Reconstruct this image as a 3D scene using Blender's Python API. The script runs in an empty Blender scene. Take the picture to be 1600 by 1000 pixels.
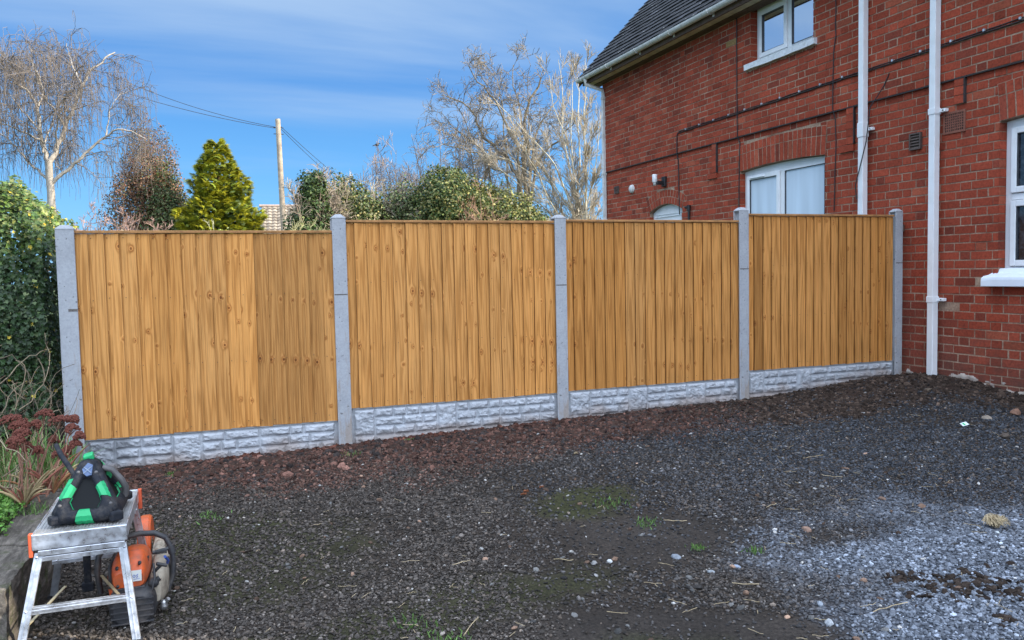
import bpy, math, random
import numpy as np
from mathutils import Matrix, Vector
random.seed(7); rng = np.random.default_rng(7)
C = bpy.context.scene.collection
S = bpy.context.scene
# ------------------------------------------------------------------ camera
CZ = 1.45
FPX, PIT, ROL, YAW = 1270.0, math.radians(3.3153), math.radians(1.1392), math.radians(20.3912)
fw0 = Vector((math.sin(YAW), math.cos(YAW), 0)); rt0 = Vector((math.cos(YAW), -math.sin(YAW), 0))
fw = fw0 * math.cos(PIT) - Vector((0, 0, 1)) * math.sin(PIT)
up0 = fw0 * math.sin(PIT) + Vector((0, 0, 1)) * math.cos(PIT)
rt = rt0 * math.cos(ROL) - up0 * math.sin(ROL)
up = rt0 * math.sin(ROL) + up0 * math.cos(ROL)
cam = bpy.data.cameras.new('camera'); cam.sensor_width = 36; cam.lens = FPX / 1600 * 36
cam.clip_start = 0.05; cam.clip_end = 3000
co = bpy.data.objects.new('camera', cam); C.objects.link(co)
M = Matrix.Identity(4)
for i in range(3):
    M[i][0] = rt[i]; M[i][1] = up[i]; M[i][2] = -fw[i]
M[2][3] = CZ
co.matrix_world = M; S.camera = co
def at(u, v, D):
    "real point seen in direction (u, v) at horizontal distance D"
    r = fw + rt * ((u - 800) / FPX) + up * ((500 - v) / FPX)
    k = D / math.hypot(r.x, r.y)
    return np.array([k * r.x, k * r.y, CZ + k * r.z])
# ------------------------------------------------------------------ light
SUN_AZ, SUN_EL = math.radians(118), math.radians(29.4)      # azimuth clockwise from +Y
sd = Vector((math.sin(SUN_AZ) * math.cos(SUN_EL), math.cos(SUN_AZ) * math.cos(SUN_EL), math.sin(SUN_EL)))
sl = bpy.data.lights.new('sun', 'SUN'); sl.energy = 4.0; sl.angle = math.radians(0.53); sl.color = (1.0, 0.90, 0.74)
so = bpy.data.objects.new('sun', sl); C.objects.link(so)
so.rotation_euler = sd.to_track_quat('Z', 'Y').to_euler(); so.location = (0, 0, 30)
W = bpy.data.worlds.new('World'); S.world = W; W.use_nodes = True
nt = W.node_tree; nt.nodes.clear()
def N(t, typ, **k):
    n = t.nodes.new(typ)
    for a, b in k.items():
        if a.startswith('i_'): n.inputs[a[2:].replace('_', ' ')].default_value = b
        else: setattr(n, a, b)
    return n
out = N(nt, 'ShaderNodeOutputWorld'); bg = N(nt, 'ShaderNodeBackground'); bg.inputs[1].default_value = 0.15
sky = N(nt, 'ShaderNodeTexSky', sky_type='NISHITA', sun_disc=False)
sky.sun_elevation = SUN_EL; sky.sun_rotation = SUN_AZ; sky.air_density = 1.0; sky.dust_density = 0.35; sky.ozone_density = 1.6; sky.altitude = 50
tc = N(nt, 'ShaderNodeTexCoord'); sp = N(nt, 'ShaderNodeSeparateXYZ'); nt.links.new(tc.outputs['Generated'], sp.inputs[0])
def mth(t, op, a, b=None, c=None, clamp=False):
    n = t.nodes.new('ShaderNodeMath'); n.operation = op; n.use_clamp = clamp
    for i, v in enumerate((a, b, c)):
        if v is None: continue
        if isinstance(v, (int, float)): n.inputs[i].default_value = v
        else: t.links.new(v, n.inputs[i])
    return n.outputs[0]
zc = mth(nt, 'ADD', mth(nt, 'MAXIMUM', sp.outputs[2], 0.0), 0.14)
cx = mth(nt, 'DIVIDE', sp.outputs[0], zc); cy = mth(nt, 'DIVIDE', sp.outputs[1], zc)
cb = N(nt, 'ShaderNodeCombineXYZ'); nt.links.new(cx, cb.inputs[0]); nt.links.new(cy, cb.inputs[1])
mp = N(nt, 'ShaderNodeMapping'); mp.inputs['Rotation'].default_value = (0, 0, math.radians(33)); mp.inputs['Scale'].default_value = (0.34, 1.25, 1)
mp.inputs['Location'].default_value = (0.6, 1.3, 0)
nt.links.new(cb.outputs[0], mp.inputs[0])
n1 = N(nt, 'ShaderNodeTexNoise', i_Scale=0.85, i_Detail=7.0, i_Roughness=0.52, i_Distortion=0.35); nt.links.new(mp.outputs[0], n1.inputs[0])
n2 = N(nt, 'ShaderNodeTexNoise', i_Scale=0.42, i_Detail=2.0); nt.links.new(cb.outputs[0], n2.inputs[0])
# thin cirrus low down, plus an unseen bright cloud sheet added overhead and behind to lift the shade
zs_ = N(nt, 'ShaderNodeMapRange', interpolation_type='SMOOTHSTEP'); nt.links.new(sp.outputs[2], zs_.inputs[0])
for i, v in ((1, 0.40), (2, 0.75), (3, 0.0), (4, 0.42)): zs_.inputs[i].default_value = v
bk = N(nt, 'ShaderNodeMapRange', interpolation_type='SMOOTHSTEP'); nt.links.new(sp.outputs[1], bk.inputs[0])
for i, v in ((1, 0.05), (2, -0.6), (3, 0.0), (4, 0.42)): bk.inputs[i].default_value = v
hz = mth(nt, 'MULTIPLY', sp.outputs[2], 0.95)
hi = mth(nt, 'ADD', zs_.outputs[0], bk.outputs[0])
nn = mth(nt, 'ADD', mth(nt, 'MULTIPLY', n1.outputs[0], 1.0), mth(nt, 'MULTIPLY', n2.outputs[0], 0.6))
cm = N(nt, 'ShaderNodeMapRange', interpolation_type='SMOOTHSTEP'); nt.links.new(mth(nt, 'ADD', nn, hz), cm.inputs[0])
for i, v in ((1, 0.90), (2, 1.28), (3, 0.0), (4, 0.80)): cm.inputs[i].default_value = v
cm2 = N(nt, 'ShaderNodeMapRange', interpolation_type='SMOOTHSTEP'); nt.links.new(mth(nt, 'ADD', nn, hi), cm2.inputs[0])
for i, v in ((1, 0.98), (2, 1.40), (3, 0.0), (4, 0.9)): cm2.inputs[i].default_value = v
grad = ramp_ = N(nt, 'ShaderNodeValToRGB'); e = grad.color_ramp.elements; nt.links.new(sp.outputs[2], grad.inputs[0])
for k, (p, c) in enumerate(((0.0, (.66, 1.80, 3.0)), (0.10, (.38, 1.34, 2.72)), (0.22, (.19, .84, 2.15)), (0.45, (.13, .56, 1.5)))):
    if k > 1: e.new(p)
    e[k].position = p; e[k].color = (*c, 1)
base = N(nt, 'ShaderNodeMixRGB'); base.inputs[0].default_value = 0.94; nt.links.new(sky.outputs[0], base.inputs[1]); nt.links.new(grad.outputs[0], base.inputs[2])
mx0 = N(nt, 'ShaderNodeMixRGB'); nt.links.new(cm.outputs[0], mx0.inputs[0]); nt.links.new(base.outputs[0], mx0.inputs[1]); mx0.inputs[2].default_value = (1.35, 1.85, 2.55, 1)
mx = N(nt, 'ShaderNodeMixRGB'); nt.links.new(cm2.outputs[0], mx.inputs[0]); nt.links.new(mx0.outputs[0], mx.inputs[1]); mx.inputs[2].default_value = (8.6, 9.8, 11.8, 1)
nt.links.new(mx.outputs[0], bg.inputs[0]); nt.links.new(bg.outputs[0], out.inputs[0])
S.view_settings.view_transform = 'Standard'; S.view_settings.look = 'None'; S.view_settings.gamma = 1
S.view_settings.exposure = 1.3
S.render.engine = 'CYCLES'
S.cycles.max_bounces = 6; S.cycles.diffuse_bounces = 4
# ------------------------------------------------------------------ noise
def _h(ix, iy, iz, s):
    n = (ix.astype(np.int64) * 374761393 + iy.astype(np.int64) * 668265263 + iz.astype(np.int64) * 2147483647 + s * 974711) & 0x7fffffff
    n = ((n ^ (n >> 13)) * 1274126177) & 0x7fffffff
    n = ((n ^ (n >> 16)) * 2246822519) & 0x7fffffff
    return (n & 0xffff) / 65535.0
def vn(x, y, z=0.0, s=0):
    x, y, z = np.broadcast_arrays(np.asarray(x, float), y, z)
    ix, iy, iz = np.floor(x), np.floor(y), np.floor(z); fx, fy, fz = x - ix, y - iy, z - iz
    fx, fy, fz = [t * t * (3 - 2 * t) for t in (fx, fy, fz)]
    r = 0
    for a in (0, 1):
        for b in (0, 1):
            for c in (0, 1):
                r = r + _h(ix + a, iy + b, iz + c, s) * (fx if a else 1 - fx) * (fy if b else 1 - fy) * (fz if c else 1 - fz)
    return r
def fbm(x, y, z=0.0, s=0, o=4, g=0.5):
    r, a, t = 0, 1.0, 0
    for k in range(o):
        r = r + a * vn(np.asarray(x) * 2 ** k, np.asarray(y) * 2 ** k, np.asarray(z) * 2 ** k, s + k * 17); t += a; a *= g
    return r / t
def ss(a, b, x):
    t = np.clip((np.asarray(x, float) - a) / (b - a), 0, 1); return t * t * (3 - 2 * t)
# ------------------------------------------------------------------ mesh helper
class MB:
    def __init__(s): s.v = []; s.n = 0; s.f = {3: [], 4: []}; s.m = {3: [], 4: []}; s.c = {3: [], 4: []}; s.poly = []; s.sm = {3: [], 4: []}
    def add(s, v, f, m=0, c=(1, 1, 1), smooth=False):
        v = np.asarray(v, float).reshape(-1, 3); f = np.asarray(f, int)
        if f.size == 0: return
        k = f.shape[1]; s.v.append(v); s.f[k].append(f + s.n); s.n += len(v)
        s.m[k].append(np.broadcast_to(np.asarray(m, int), (len(f),)).copy())
        s.c[k].append(np.broadcast_to(np.asarray(c, float), (len(f), 3)).copy())
        s.sm[k].append(np.full(len(f), smooth))
    def raw(s, v, fs, m=0, c=(1, 1, 1), smooth=False):
        "verts once, faces of mixed 3/4"
        v = np.asarray(v, float).reshape(-1, 3); b = s.n; s.v.append(v); s.n += len(v)
        for k in (3, 4):
            ff = [q for q in fs if len(q) == k]
            if ff:
                ff = np.asarray(ff, int) + b; s.f[k].append(ff); s.m[k].append(np.full(len(ff), m)); s.c[k].append(np.broadcast_to(np.asarray(c, float), (len(ff), 3)).copy()); s.sm[k].append(np.full(len(ff), smooth))
    def box(s, x0, x1, y0, y1, z0, z1, m=0, c=(1, 1, 1), R=None, o=None):
        v = np.array([(x, y, z) for x in (x0, x1) for y in (y0, y1) for z in (z0, z1)], float)
        if R is not None: v = (v - o) @ np.asarray(R).T + o
        s.add(v, [(0, 1, 3, 2), (4, 6, 7, 5), (0, 4, 5, 1), (2, 3, 7, 6), (0, 2, 6, 4), (1, 5, 7, 3)], m, c)
    def tube(s, P, r, n=8, m=0, c=(1, 1, 1), cap=True, smooth=True, flat=1.0):
        P = np.asarray(P, float); r = np.broadcast_to(np.asarray(r, float), (len(P),))
        T = np.gradient(P, axis=0); T /= np.linalg.norm(T, axis=1)[:, None] + 1e-9
        u = np.cross(T[0], (0, 0, 1) if abs(T[0][2]) < .9 else (1, 0, 0)); V = []
        for i in range(len(P)):
            u = u - T[i] * np.dot(u, T[i]); u /= np.linalg.norm(u) + 1e-9; w = np.cross(T[i], u)
            a = np.arange(n) * 2 * np.pi / n + (np.pi / 4 if n == 4 else 0)
            V.append(P[i] + r[i] * (np.cos(a)[:, None] * u + flat * np.sin(a)[:, None] * w))
        V = np.concatenate(V); F = []
        for i in range(len(P) - 1):
            for k in range(n):
                a = i * n + k; b = i * n + (k + 1) % n; F.append((a, b, b + n, a + n))
        s.add(V, F, m, c, smooth and n > 4)
        if cap:
            for base, rev in ((0, True), ((len(P) - 1) * n, False)):
                ring = V[base:base + n]; cc = ring.mean(0)
                s.add(np.vstack([ring, cc]), [((k + 1) % n, k, n) if rev else (k, (k + 1) % n, n) for k in range(n)], m, c)
    def segs(s, P0, P1, R0, R1, n=3, m=0, c=(1, 1, 1)):
        "many separate tapered prisms at once"
        P0, P1 = np.asarray(P0, float), np.asarray(P1, float)
        if len(P0) == 0: return
        R0 = np.asarray(R0, float); R1 = np.asarray(R1, float)
        T = P1 - P0; T /= np.linalg.norm(T, axis=1)[:, None] + 1e-9
        ref = np.where(np.abs(T[:, 2:3]) < .9, np.array([[0, 0, 1.]]), np.array([[1., 0, 0]]))
        u = np.cross(T, ref); u /= np.linalg.norm(u, axis=1)[:, None] + 1e-9; w = np.cross(T, u)
        a = np.arange(n) * 2 * np.pi / n
        d = np.cos(a)[None, :, None] * u[:, None] + np.sin(a)[None, :, None] * w[:, None]
        V = np.concatenate([P0[:, None] + d * R0[:, None, None], P1[:, None] + d * R1[:, None, None]], 1)
        k = np.arange(n); q = np.stack([k, (k + 1) % n, (k + 1) % n + n, k + n], 1)
        F = (q[None] + (np.arange(len(P0)) * 2 * n)[:, None, None]).reshape(-1, 4)
        c = np.asarray(c, float)
        if c.ndim == 2: c = np.repeat(c, n, 0)
        s.add(V.reshape(-1, 3), F, m, c, n > 4)
    def inst(s, bv, bf, pos, R, sc, c, m=0, smooth=False):
        "instances of one small mesh merged: bv (k,3), bf (f,3|4), pos (N,3), R (N,3,3), sc (N,)|(N,3)"
        bv = np.asarray(bv, float); bf = np.asarray(bf, int); N_ = len(pos)
        sc = np.asarray(sc, float); sc = sc[:, None, None] if sc.ndim == 1 else sc[:, None, :]
        V = np.einsum('nij,nkj->nki', R, bv[None] * sc) + np.asarray(pos)[:, None]
        F = (bf[None] + (np.arange(N_) * len(bv))[:, None, None]).reshape(-1, bf.shape[1])
        c = np.asarray(c, float)
        if c.ndim == 2: c = np.repeat(c, len(bf), 0)
        s.add(V.reshape(-1, 3), F, m, c, smooth)
    def lathe(s, prof, cx, cy, n=20, m=0, c=(1, 1, 1), axis='z', smooth=True):
        a = np.arange(n) * 2 * np.pi / n; V = []
        for r, z in prof:
            if axis == 'z': V += [(cx + r * np.cos(t), cy + r * np.sin(t), z) for t in a]
            elif axis == 'x': V += [(z, cx + r * np.cos(t), cy + r * np.sin(t)) for t in a]
            else: V += [(cx + r * np.cos(t), z, cy + r * np.sin(t)) for t in a]
        F = [(i * n + k, i * n + (k + 1) % n, (i + 1) * n + (k + 1) % n, (i + 1) * n + k) for i in range(len(prof) - 1) for k in range(n)]
        s.add(V, F, m, c, smooth)
    def build(s, name, mats, parent=None, origin=None, bevel=0, seg=2):
        V = np.concatenate(s.v); o = np.array(origin if origin is not None else (parent.get('_o') if parent and parent.get('_o') else (0, 0, 0)), float)
        if parent is not None: o = np.array(PO[parent.name], float)
        me = bpy.data.meshes.new(name); V = V - o
        ks = [k for k in (3, 4) if s.f[k]]
        nf = sum(sum(len(q) for q in s.f[k]) for k in ks)
        L = np.concatenate([np.concatenate(s.f[k]).ravel() for k in ks])
        tot = np.concatenate([np.full(sum(len(q) for q in s.f[k]), k) for k in ks])
        mi = np.concatenate([np.concatenate(s.m[k]) for k in ks]); cc = np.concatenate([np.concatenate(s.c[k]) for k in ks]); smo = np.concatenate([np.concatenate(s.sm[k]) for k in ks])
        me.vertices.add(len(V)); me.vertices.foreach_set('co', V.ravel())
        me.loops.add(len(L)); me.loops.foreach_set('vertex_index', L.astype(np.int32))
        me.polygons.add(nf); st = np.concatenate([[0], np.cumsum(tot)[:-1]]); me.polygons.foreach_set('loop_start', st.astype(np.int32))
        me.update(calc_edges=True)
        if not isinstance(mats, (list, tuple)): mats = [mats]
        for q in mats: me.materials.append(q)
        me.polygons.foreach_set('material_index', mi.astype(np.int32)); me.polygons.foreach_set('use_smooth', smo)
        at_ = me.attributes.new('Col', 'FLOAT_COLOR', 'CORNER'); full = np.ones((len(L), 4)); full[:, :3] = np.repeat(cc, tot, 0); at_.data.foreach_set('color', full.ravel())
        me.validate()
        ob = bpy.data.objects.new(name, me); C.objects.link(ob)
        if parent is not None: ob.parent = parent
        else: ob.location = o
        PO[ob.name] = tuple(o)
        if bevel:
            b = ob.modifiers.new('bevel', 'BEVEL'); b.width = bevel; b.segments = seg; b.limit_method = 'ANGLE'; b.angle_limit = math.radians(40); b.harden_normals = False
        return ob
PO = {}
def thing(name, label, cat, loc, group=None):
    o = bpy.data.objects.new(name, None); C.objects.link(o); o.location = loc; o.empty_display_size = .1
    PO[o.name] = tuple(loc); return tag(o, label, cat, group)
def tag(o, label, cat, group=None, kind=None):
    if label: o['label'] = label
    if cat: o['category'] = cat
    if group: o['group'] = group
    if kind: o['kind'] = kind
    return o
def rotmats(n, tilt=None):
    "random rotations"
    q = rng.normal(size=(n, 4)); q /= np.linalg.norm(q, axis=1)[:, None]; w, x, y, z = q.T
    return np.stack([np.stack([1 - 2 * (y * y + z * z), 2 * (x * y - z * w), 2 * (x * z + y * w)], -1), np.stack([2 * (x * y + z * w), 1 - 2 * (x * x + z * z), 2 * (y * z - x * w)], -1), np.stack([2 * (x * z - y * w), 2 * (y * z + x * w), 1 - 2 * (x * x + y * y)], -1)], -2)
def frames(nrm, roll=None):
    "rotation matrices whose local z is nrm and local y has a random roll"
    nrm = nrm / (np.linalg.norm(nrm, axis=1)[:, None] + 1e-9)
    ref = np.where(np.abs(nrm[:, 2:3]) < .95, np.array([[0, 0, 1.]]), np.array([[1., 0, 0]]))
    x = np.cross(ref, nrm); x /= np.linalg.norm(x, axis=1)[:, None] + 1e-9; y = np.cross(nrm, x)
    a = rng.uniform(0, 2 * np.pi, len(nrm)) if roll is None else roll
    X = np.cos(a)[:, None] * x + np.sin(a)[:, None] * y; Y = -np.sin(a)[:, None] * x + np.cos(a)[:, None] * y
    return np.stack([X, Y, nrm], -1)
# ------------------------------------------------------------------ materials
def mat(name, col=(.5, .5, .5), rough=.6, metal=0, spec=.5):
    m = bpy.data.materials.new(name); m.use_nodes = True; t = m.node_tree; b = t.nodes['Principled BSDF']
    b.inputs['Base Color'].default_value = (*col, 1); b.inputs['Roughness'].default_value = rough; b.inputs['Metallic'].default_value = metal
    b.inputs['Specular IOR Level'].default_value = spec
    return m, t, b
def noise(t, sc, det=4, rough=.55, vec=None, dist=0):
    n = N(t, 'ShaderNodeTexNoise'); n.inputs['Scale'].default_value = sc; n.inputs['Detail'].default_value = det; n.inputs['Roughness'].default_value = rough; n.inputs['Distortion'].default_value = dist
    if vec is not None: t.links.new(vec, n.inputs['Vector'])
    return n.outputs[0]
def ocoord(t, scale=None):
    c = N(t, 'ShaderNodeTexCoord').outputs['Object']
    if scale:
        m = N(t, 'ShaderNodeMapping'); m.inputs['Scale'].default_value = scale; t.links.new(c, m.inputs[0]); c = m.outputs[0]
    return c
def ramp(t, fac, stops):
    r = N(t, 'ShaderNodeValToRGB'); e = r.color_ramp.elements
    while len(e) < len(stops): e.new(.5)
    for i, (p, c) in enumerate(stops): e[i].position = p; e[i].color = (*(c if hasattr(c, '__len__') else (c, c, c)), 1)
    t.links.new(fac, r.inputs[0]); return r.outputs[0]
def mix(t, kind, fac, a, b):
    n = N(t, 'ShaderNodeMixRGB', blend_type=kind)
    for i, v in ((0, fac), (1, a), (2, b)):
        if isinstance(v, (int, float)): n.inputs[i].default_value = v if i == 0 else (v, v, v, 1)
        elif isinstance(v, tuple): n.inputs[i].default_value = (*v, 1)
        else: t.links.new(v, n.inputs[i])
    return n.outputs[0]
def attr(t): return N(t, 'ShaderNodeAttribute', attribute_name='Col').outputs['Color']
def bump(t, b, h, s=.3, d=.01, prev=None):
    n = N(t, 'ShaderNodeBump'); n.inputs['Strength'].default_value = s; n.inputs['Distance'].default_value = d; t.links.new(h, n.inputs['Height'])
    if prev is not None: t.links.new(prev, n.inputs['Normal'])
    t.links.new(n.outputs[0], b.inputs['Normal']); return n.outputs[0]
def simple(name, col, rough=.6, metal=0, var=.25, sc=12, bs=0, bd=.003, spec=.5, dirt=None, dsc=5, damt=.5, useattr=False):
    "plain surface with tonal noise, optional dirt patches and bump"
    m, t, b = mat(name, col, rough, metal, spec); oc = ocoord(t)
    n = noise(t, sc, 5, .6, oc)
    base = attr(t) if useattr else None
    f = ramp(t, n, [(.3, 1 - var), (.7, 1 + var)])
    c = mix(t, 'MULTIPLY', 1.0, (mix(t, 'MULTIPLY', 1.0, base, tuple(col)) if base is not None else tuple(col)), f)
    if dirt:
        dn = ramp(t, noise(t, dsc, 6, .65, oc), [(.48, 0), (.68, damt)]); c = mix(t, 'MIX', dn, c, tuple(dirt))
    t.links.new(c, b.inputs['Base Color'])
    if bs: bump(t, b, noise(t, sc * 5, 5, .65, oc), bs, bd)
    return m
def leafmat(name, rough=.55, spec=.3, trans=.25, hv=.3):
    m, t, b = mat(name, (.1, .2, .05), rough, 0, spec)
    a = attr(t); n = noise(t, 9, 3, .6, ocoord(t)); c = mix(t, 'MULTIPLY', 1.0, a, ramp(t, n, [(.3, 1 - hv), (.7, 1 + hv)]))
    t.links.new(c, b.inputs['Base Color'])
    tr = N(t, 'ShaderNodeBsdfTranslucent'); t.links.new(c, tr.inputs[0]); ms = N(t, 'ShaderNodeMixShader'); ms.inputs[0].default_value = trans
    t.links.new(b.outputs[0], ms.inputs[1]); t.links.new(tr.outputs[0], ms.inputs[2]); t.links.new(ms.outputs[0], t.nodes['Material Output'].inputs[0])
    return m
# ------------------------------------------------------------------ ground
def gz(x, y):
    x = np.asarray(x, float); y = np.asarray(y, float)
    z = ss(3.2, 6.3, y) * (.055 + .022 * np.clip(x, -1, 7)) + ss(4.5, 7, x) * .10 * ss(1.5, 5, y) * (1 - .6 * ss(5.6, 6.6, y))
    z = z + .018 * np.exp(-((y - 6.35) / .22) ** 2) * (.3 + fbm(x * 1.7, y, 0, 3, 2)) * ss(-1, -.5, x)
    z = z + .12 * np.exp(-(((x - 6.45) / .9) ** 2 + ((y - 6.2) / .55) ** 2)) * 0.55
    return np.where(y > 6.7, .1 + 0 * z, z)
def pt(u, v, z=0.05):
    r = fw + rt * ((u - 800) / FPX) + up * ((500 - v) / FPX); k = (z - CZ) / r.z
    return (k * r.x, k * r.y)
def blob(x, y, cx, cy, rx, ry, rot=0, s=0, soft=.5, nz=.55):
    dx, dy = x - cx, y - cy; c_, s_ = math.cos(rot), math.sin(rot); a = dx * c_ + dy * s_; b = -dx * s_ + dy * c_
    d = np.sqrt((a / rx) ** 2 + (b / ry) ** 2) + (fbm(x * 2.1, y * 2.1, 0, s, 4, .6) - .5) * 2 * nz
    return 1 - ss(1 - soft, 1 + soft * .6, d)
def zones(x, y):
    n = fbm(x * 1.6, y * 1.6, 0, 5, 4)
    red = ss(5.15, 5.75, y + (n - .5) * 1.1 - .12 * np.clip(x - 2.5, 0, 5) * ss(2.5, 4, x)) * (1 - ss(3.6, 5.0, x))
    dark = np.maximum(blob(x, y, 6.1, 6.1, 1.6, .75, 0, 11, .4), ss(5.9, 6.3, y + (n - .5) * .5) * ss(3.5, 4.5, x))
    edge = blob(x, y, 6.75, 4.6, .55, 1.9, 0, 12, .4)
    pale = blob(x, y, 3.45, 2.95, 1.0, .78, .15, 13, .6, .6)
    pale = np.maximum(pale, blob(x, y, 2.75, 2.35, .8, .45, .5, 14, .6, .6)) * (1 - .85 * blob(x, y, 3.25, 3.45, .35, .14, .1, 15)) 
    dirt = np.maximum(blob(x, y, 2.35, 3.75, .75, .42, -.5, 16), blob(x, y, 1.75, 2.75, .7, .22, -.5, 17)) * (1 - pale)
    moss = np.maximum(.75 * blob(x, y, 2.12, 4.45, .42, .30, 0, 18), .65 * blob(x, y, -.05, 4.75, .45, .55, .3, 19, .6, .8))
    moss = np.maximum(moss, .55 * blob(x, y, .75, 3.3, .9, .25, .2, 20, .6, .9)); moss = np.maximum(moss, .5 * blob(x, y, .2, 4.2, .7, .5, .2, 23, .8, 1.1)); moss = np.maximum(moss, .6 * blob(x, y, 1.5, 2.5, .4, .25, 0, 21, .6, .9))
    return red, np.maximum(dark, .7 * edge), pale, dirt, moss
fx = np.arange(-1.7, 7.02, .024); fy = np.arange(1.3, 6.75, .024)
cxs = np.concatenate([-np.geomspace(400, 1.9, 24), fx, np.geomspace(7.2, 400, 24)]); cys = np.concatenate([-np.geomspace(400, .3, 16), [0, .5, 1.0], fy, np.geomspace(6.95, 900, 30)])
gx, gy = np.meshgrid(cxs, cys, indexing='ij'); z = gz(gx, gy)
zr, zd, zp, zt, zm = zones(gx, gy)
fine = ((gx > -1.75) & (gx < 7.1) & (gy > 1.2) & (gy < 6.72)).astype(float)
lump = np.clip(fbm(gx * 16, gy * 16, 0, 31, 3, .6) - .45, 0, 1)
z = z + fine * ((fbm(gx * 9, gy * 9, 0, 30, 4, .6) - .5) * .016 + lump * .07 * np.maximum(zr * ss(5.5, 6.4, gy), zd * .8))
G = MB(); ny = len(cys); I = (np.arange(len(cxs) - 1)[:, None] * ny + np.arange(ny - 1)[None]).ravel()
F = np.stack([I, I + ny, I + ny + 1, I + 1], 1)
far = (gy > 6.9) | (gx > 7.3) | (gx < -2)
dn = fbm(gx * 5, gy * 5, 0, 40, 4)[..., None]
gc = np.array([.032, .025, .020]) * (.7 + .7 * dn)
for wgt, colr in ((zp, (.07, .078, .095)), (zt, (.036, .030, .026)), (zr, (.045, .028, .022)), (zd, (.032, .021, .016)), (zm, (.032, .036, .012))):
    w = wgt[..., None]; gc = gc * (1 - w) + np.array(colr) * (.65 + .8 * dn) * w
gc = np.where(far[..., None], np.array([.05, .07, .025]) * (.7 + .6 * dn), gc)
cf = gc.reshape(-1, 3)[I]
G.add(np.stack([gx, gy, z], -1).reshape(-1, 3), F, 0, cf, True)
m_ground, t, b = mat('ground_soil', rough=.95, spec=.2)
a = attr(t); oc = ocoord(t); c = mix(t, 'MULTIPLY', 1.0, a, ramp(t, noise(t, 55, 6, .7, oc), [(.3, .45), (.5, 1), (.7, 1.7)])); t.links.new(c, b.inputs['Base Color'])
bump(t, b, noise(t, 130, 5, .7, oc), .9, .008)
tag(G.build('ground', m_ground), None, None, None, 'structure')
# ---- loose stones and soil crumbs
ph = (1 + 5 ** .5) / 2
ICV = np.array([(-1, ph, 0), (1, ph, 0), (-1, -ph, 0), (1, -ph, 0), (0, -1, ph), (0, 1, ph), (0, -1, -ph), (0, 1, -ph), (ph, 0, -1), (ph, 0, 1), (-ph, 0, -1), (-ph, 0, 1)]) / 1.9
ICF = [(0, 11, 5), (0, 5, 1), (0, 1, 7), (0, 7, 10), (0, 10, 11), (1, 5, 9), (5, 11, 4), (11, 10, 2), (10, 7, 6), (7, 1, 8), (3, 9, 4), (3, 4, 2), (3, 2, 6), (3, 6, 8), (3, 8, 9), (4, 9, 5), (2, 4, 11), (6, 2, 10), (8, 6, 7), (9, 8, 1)]
STONES = [ICV * (1 + .35 * (rng.random((12, 1)) - .5)) + .18 * (rng.random((12, 3)) - .5) for _ in range(6)]
def scatter(n, x0, x1, y0, y1, keep):
    x = rng.uniform(x0, x1, n); y = rng.uniform(y0, y1, n); k = keep(x, y) > rng.random(n)
    k &= (x * math.sin(YAW) + y * math.cos(YAW) > 2.2) & (np.abs(x * math.cos(YAW) - y * math.sin(YAW)) < .80 * (x * math.sin(YAW) + y * math.cos(YAW)) + 1.1) & (x > -.74) & (x < 6.86) & (y < 6.56)
    return x[k], y[k]
def stones(mb, x, y, size, col, flat=.6, sink=.15, m=0):
    n = len(x); zz = gz(x, y) + (fbm(x * 9, y * 9, 0, 30, 4, .6) - .5) * .016
    q = rng.integers(0, 6, n); R = frames(np.stack([rng.normal(0, .35, n), rng.normal(0, .35, n), np.ones(n)], 1))
    sc = np.stack([size * rng.uniform(.8, 1.35, n), size * rng.uniform(.6, 1.0, n), size * flat * rng.uniform(.6, 1.2, n)], 1)
    P = np.stack([x, y, zz + size * (flat - sink) * .5 + .002], 1)
    for k in range(6):
        s_ = q == k
        if s_.any(): mb.inst(STONES[k], ICF, P[s_], R[s_], sc[s_], col[s_], m)
GR = MB()
x, y = scatter(320000, -.8, 6.86, 1.5, 6.56, lambda x, y: (1 - .35 * ss(3.5, 6.5, y)))
zr, zd, zp, zt, zm = zones(x, y); pm = fbm(x * 1.3, y * 1.3, 0, 50, 4)
k = rng.random(len(x)) < np.clip(1 - .72 * zt - .6 * zd - .6 * zm - .2 * zr - .55 * ss(.5, .66, pm) * (1 - zp), .1, 1); x, y, zr, zd, zp, zt, zm = [q[k] for q in (x, y, zr, zd, zp, zt, zm)]
n = len(x); size = rng.gamma(4, .00098, n) * (1 + .35 * zp) + .0022 + .0009 * (y - 3)
v_ = rng.lognormal(-3.02, .52, n)[:, None]; rt_ = ss(1.2, 4.2, x + (pm[k] - .5) * 3)[:, None]; col = v_ * (np.array([1.14, .98, .86]) * (1 - rt_) + np.array([.90, .99, 1.16]) * rt_) * (1 - .15 * ss(3.5, 5.5, y))[:, None]; br = rng.random(n) < .24; col[br] = v_[br] * np.array([1.15, .92, .75])
col = col * (1 - zp[:, None]) + zp[:, None] * (rng.lognormal(-1.95, .5, n)[:, None] * np.array([.88, .98, 1.16]))
wh = rng.random(n) < .003 + .008 * zt; col[wh] = rng.uniform(.25, .5, (wh.sum(), 1)) * np.array([1, .96, .9])
rr = rng.random(n) < zr * .75; col[rr] = rng.lognormal(-2.75, .5, (rr.sum(), 1)) * np.array([1.2, .68, .52])
stones(GR, x, y, size, np.clip(col, .008, .6))
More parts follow.
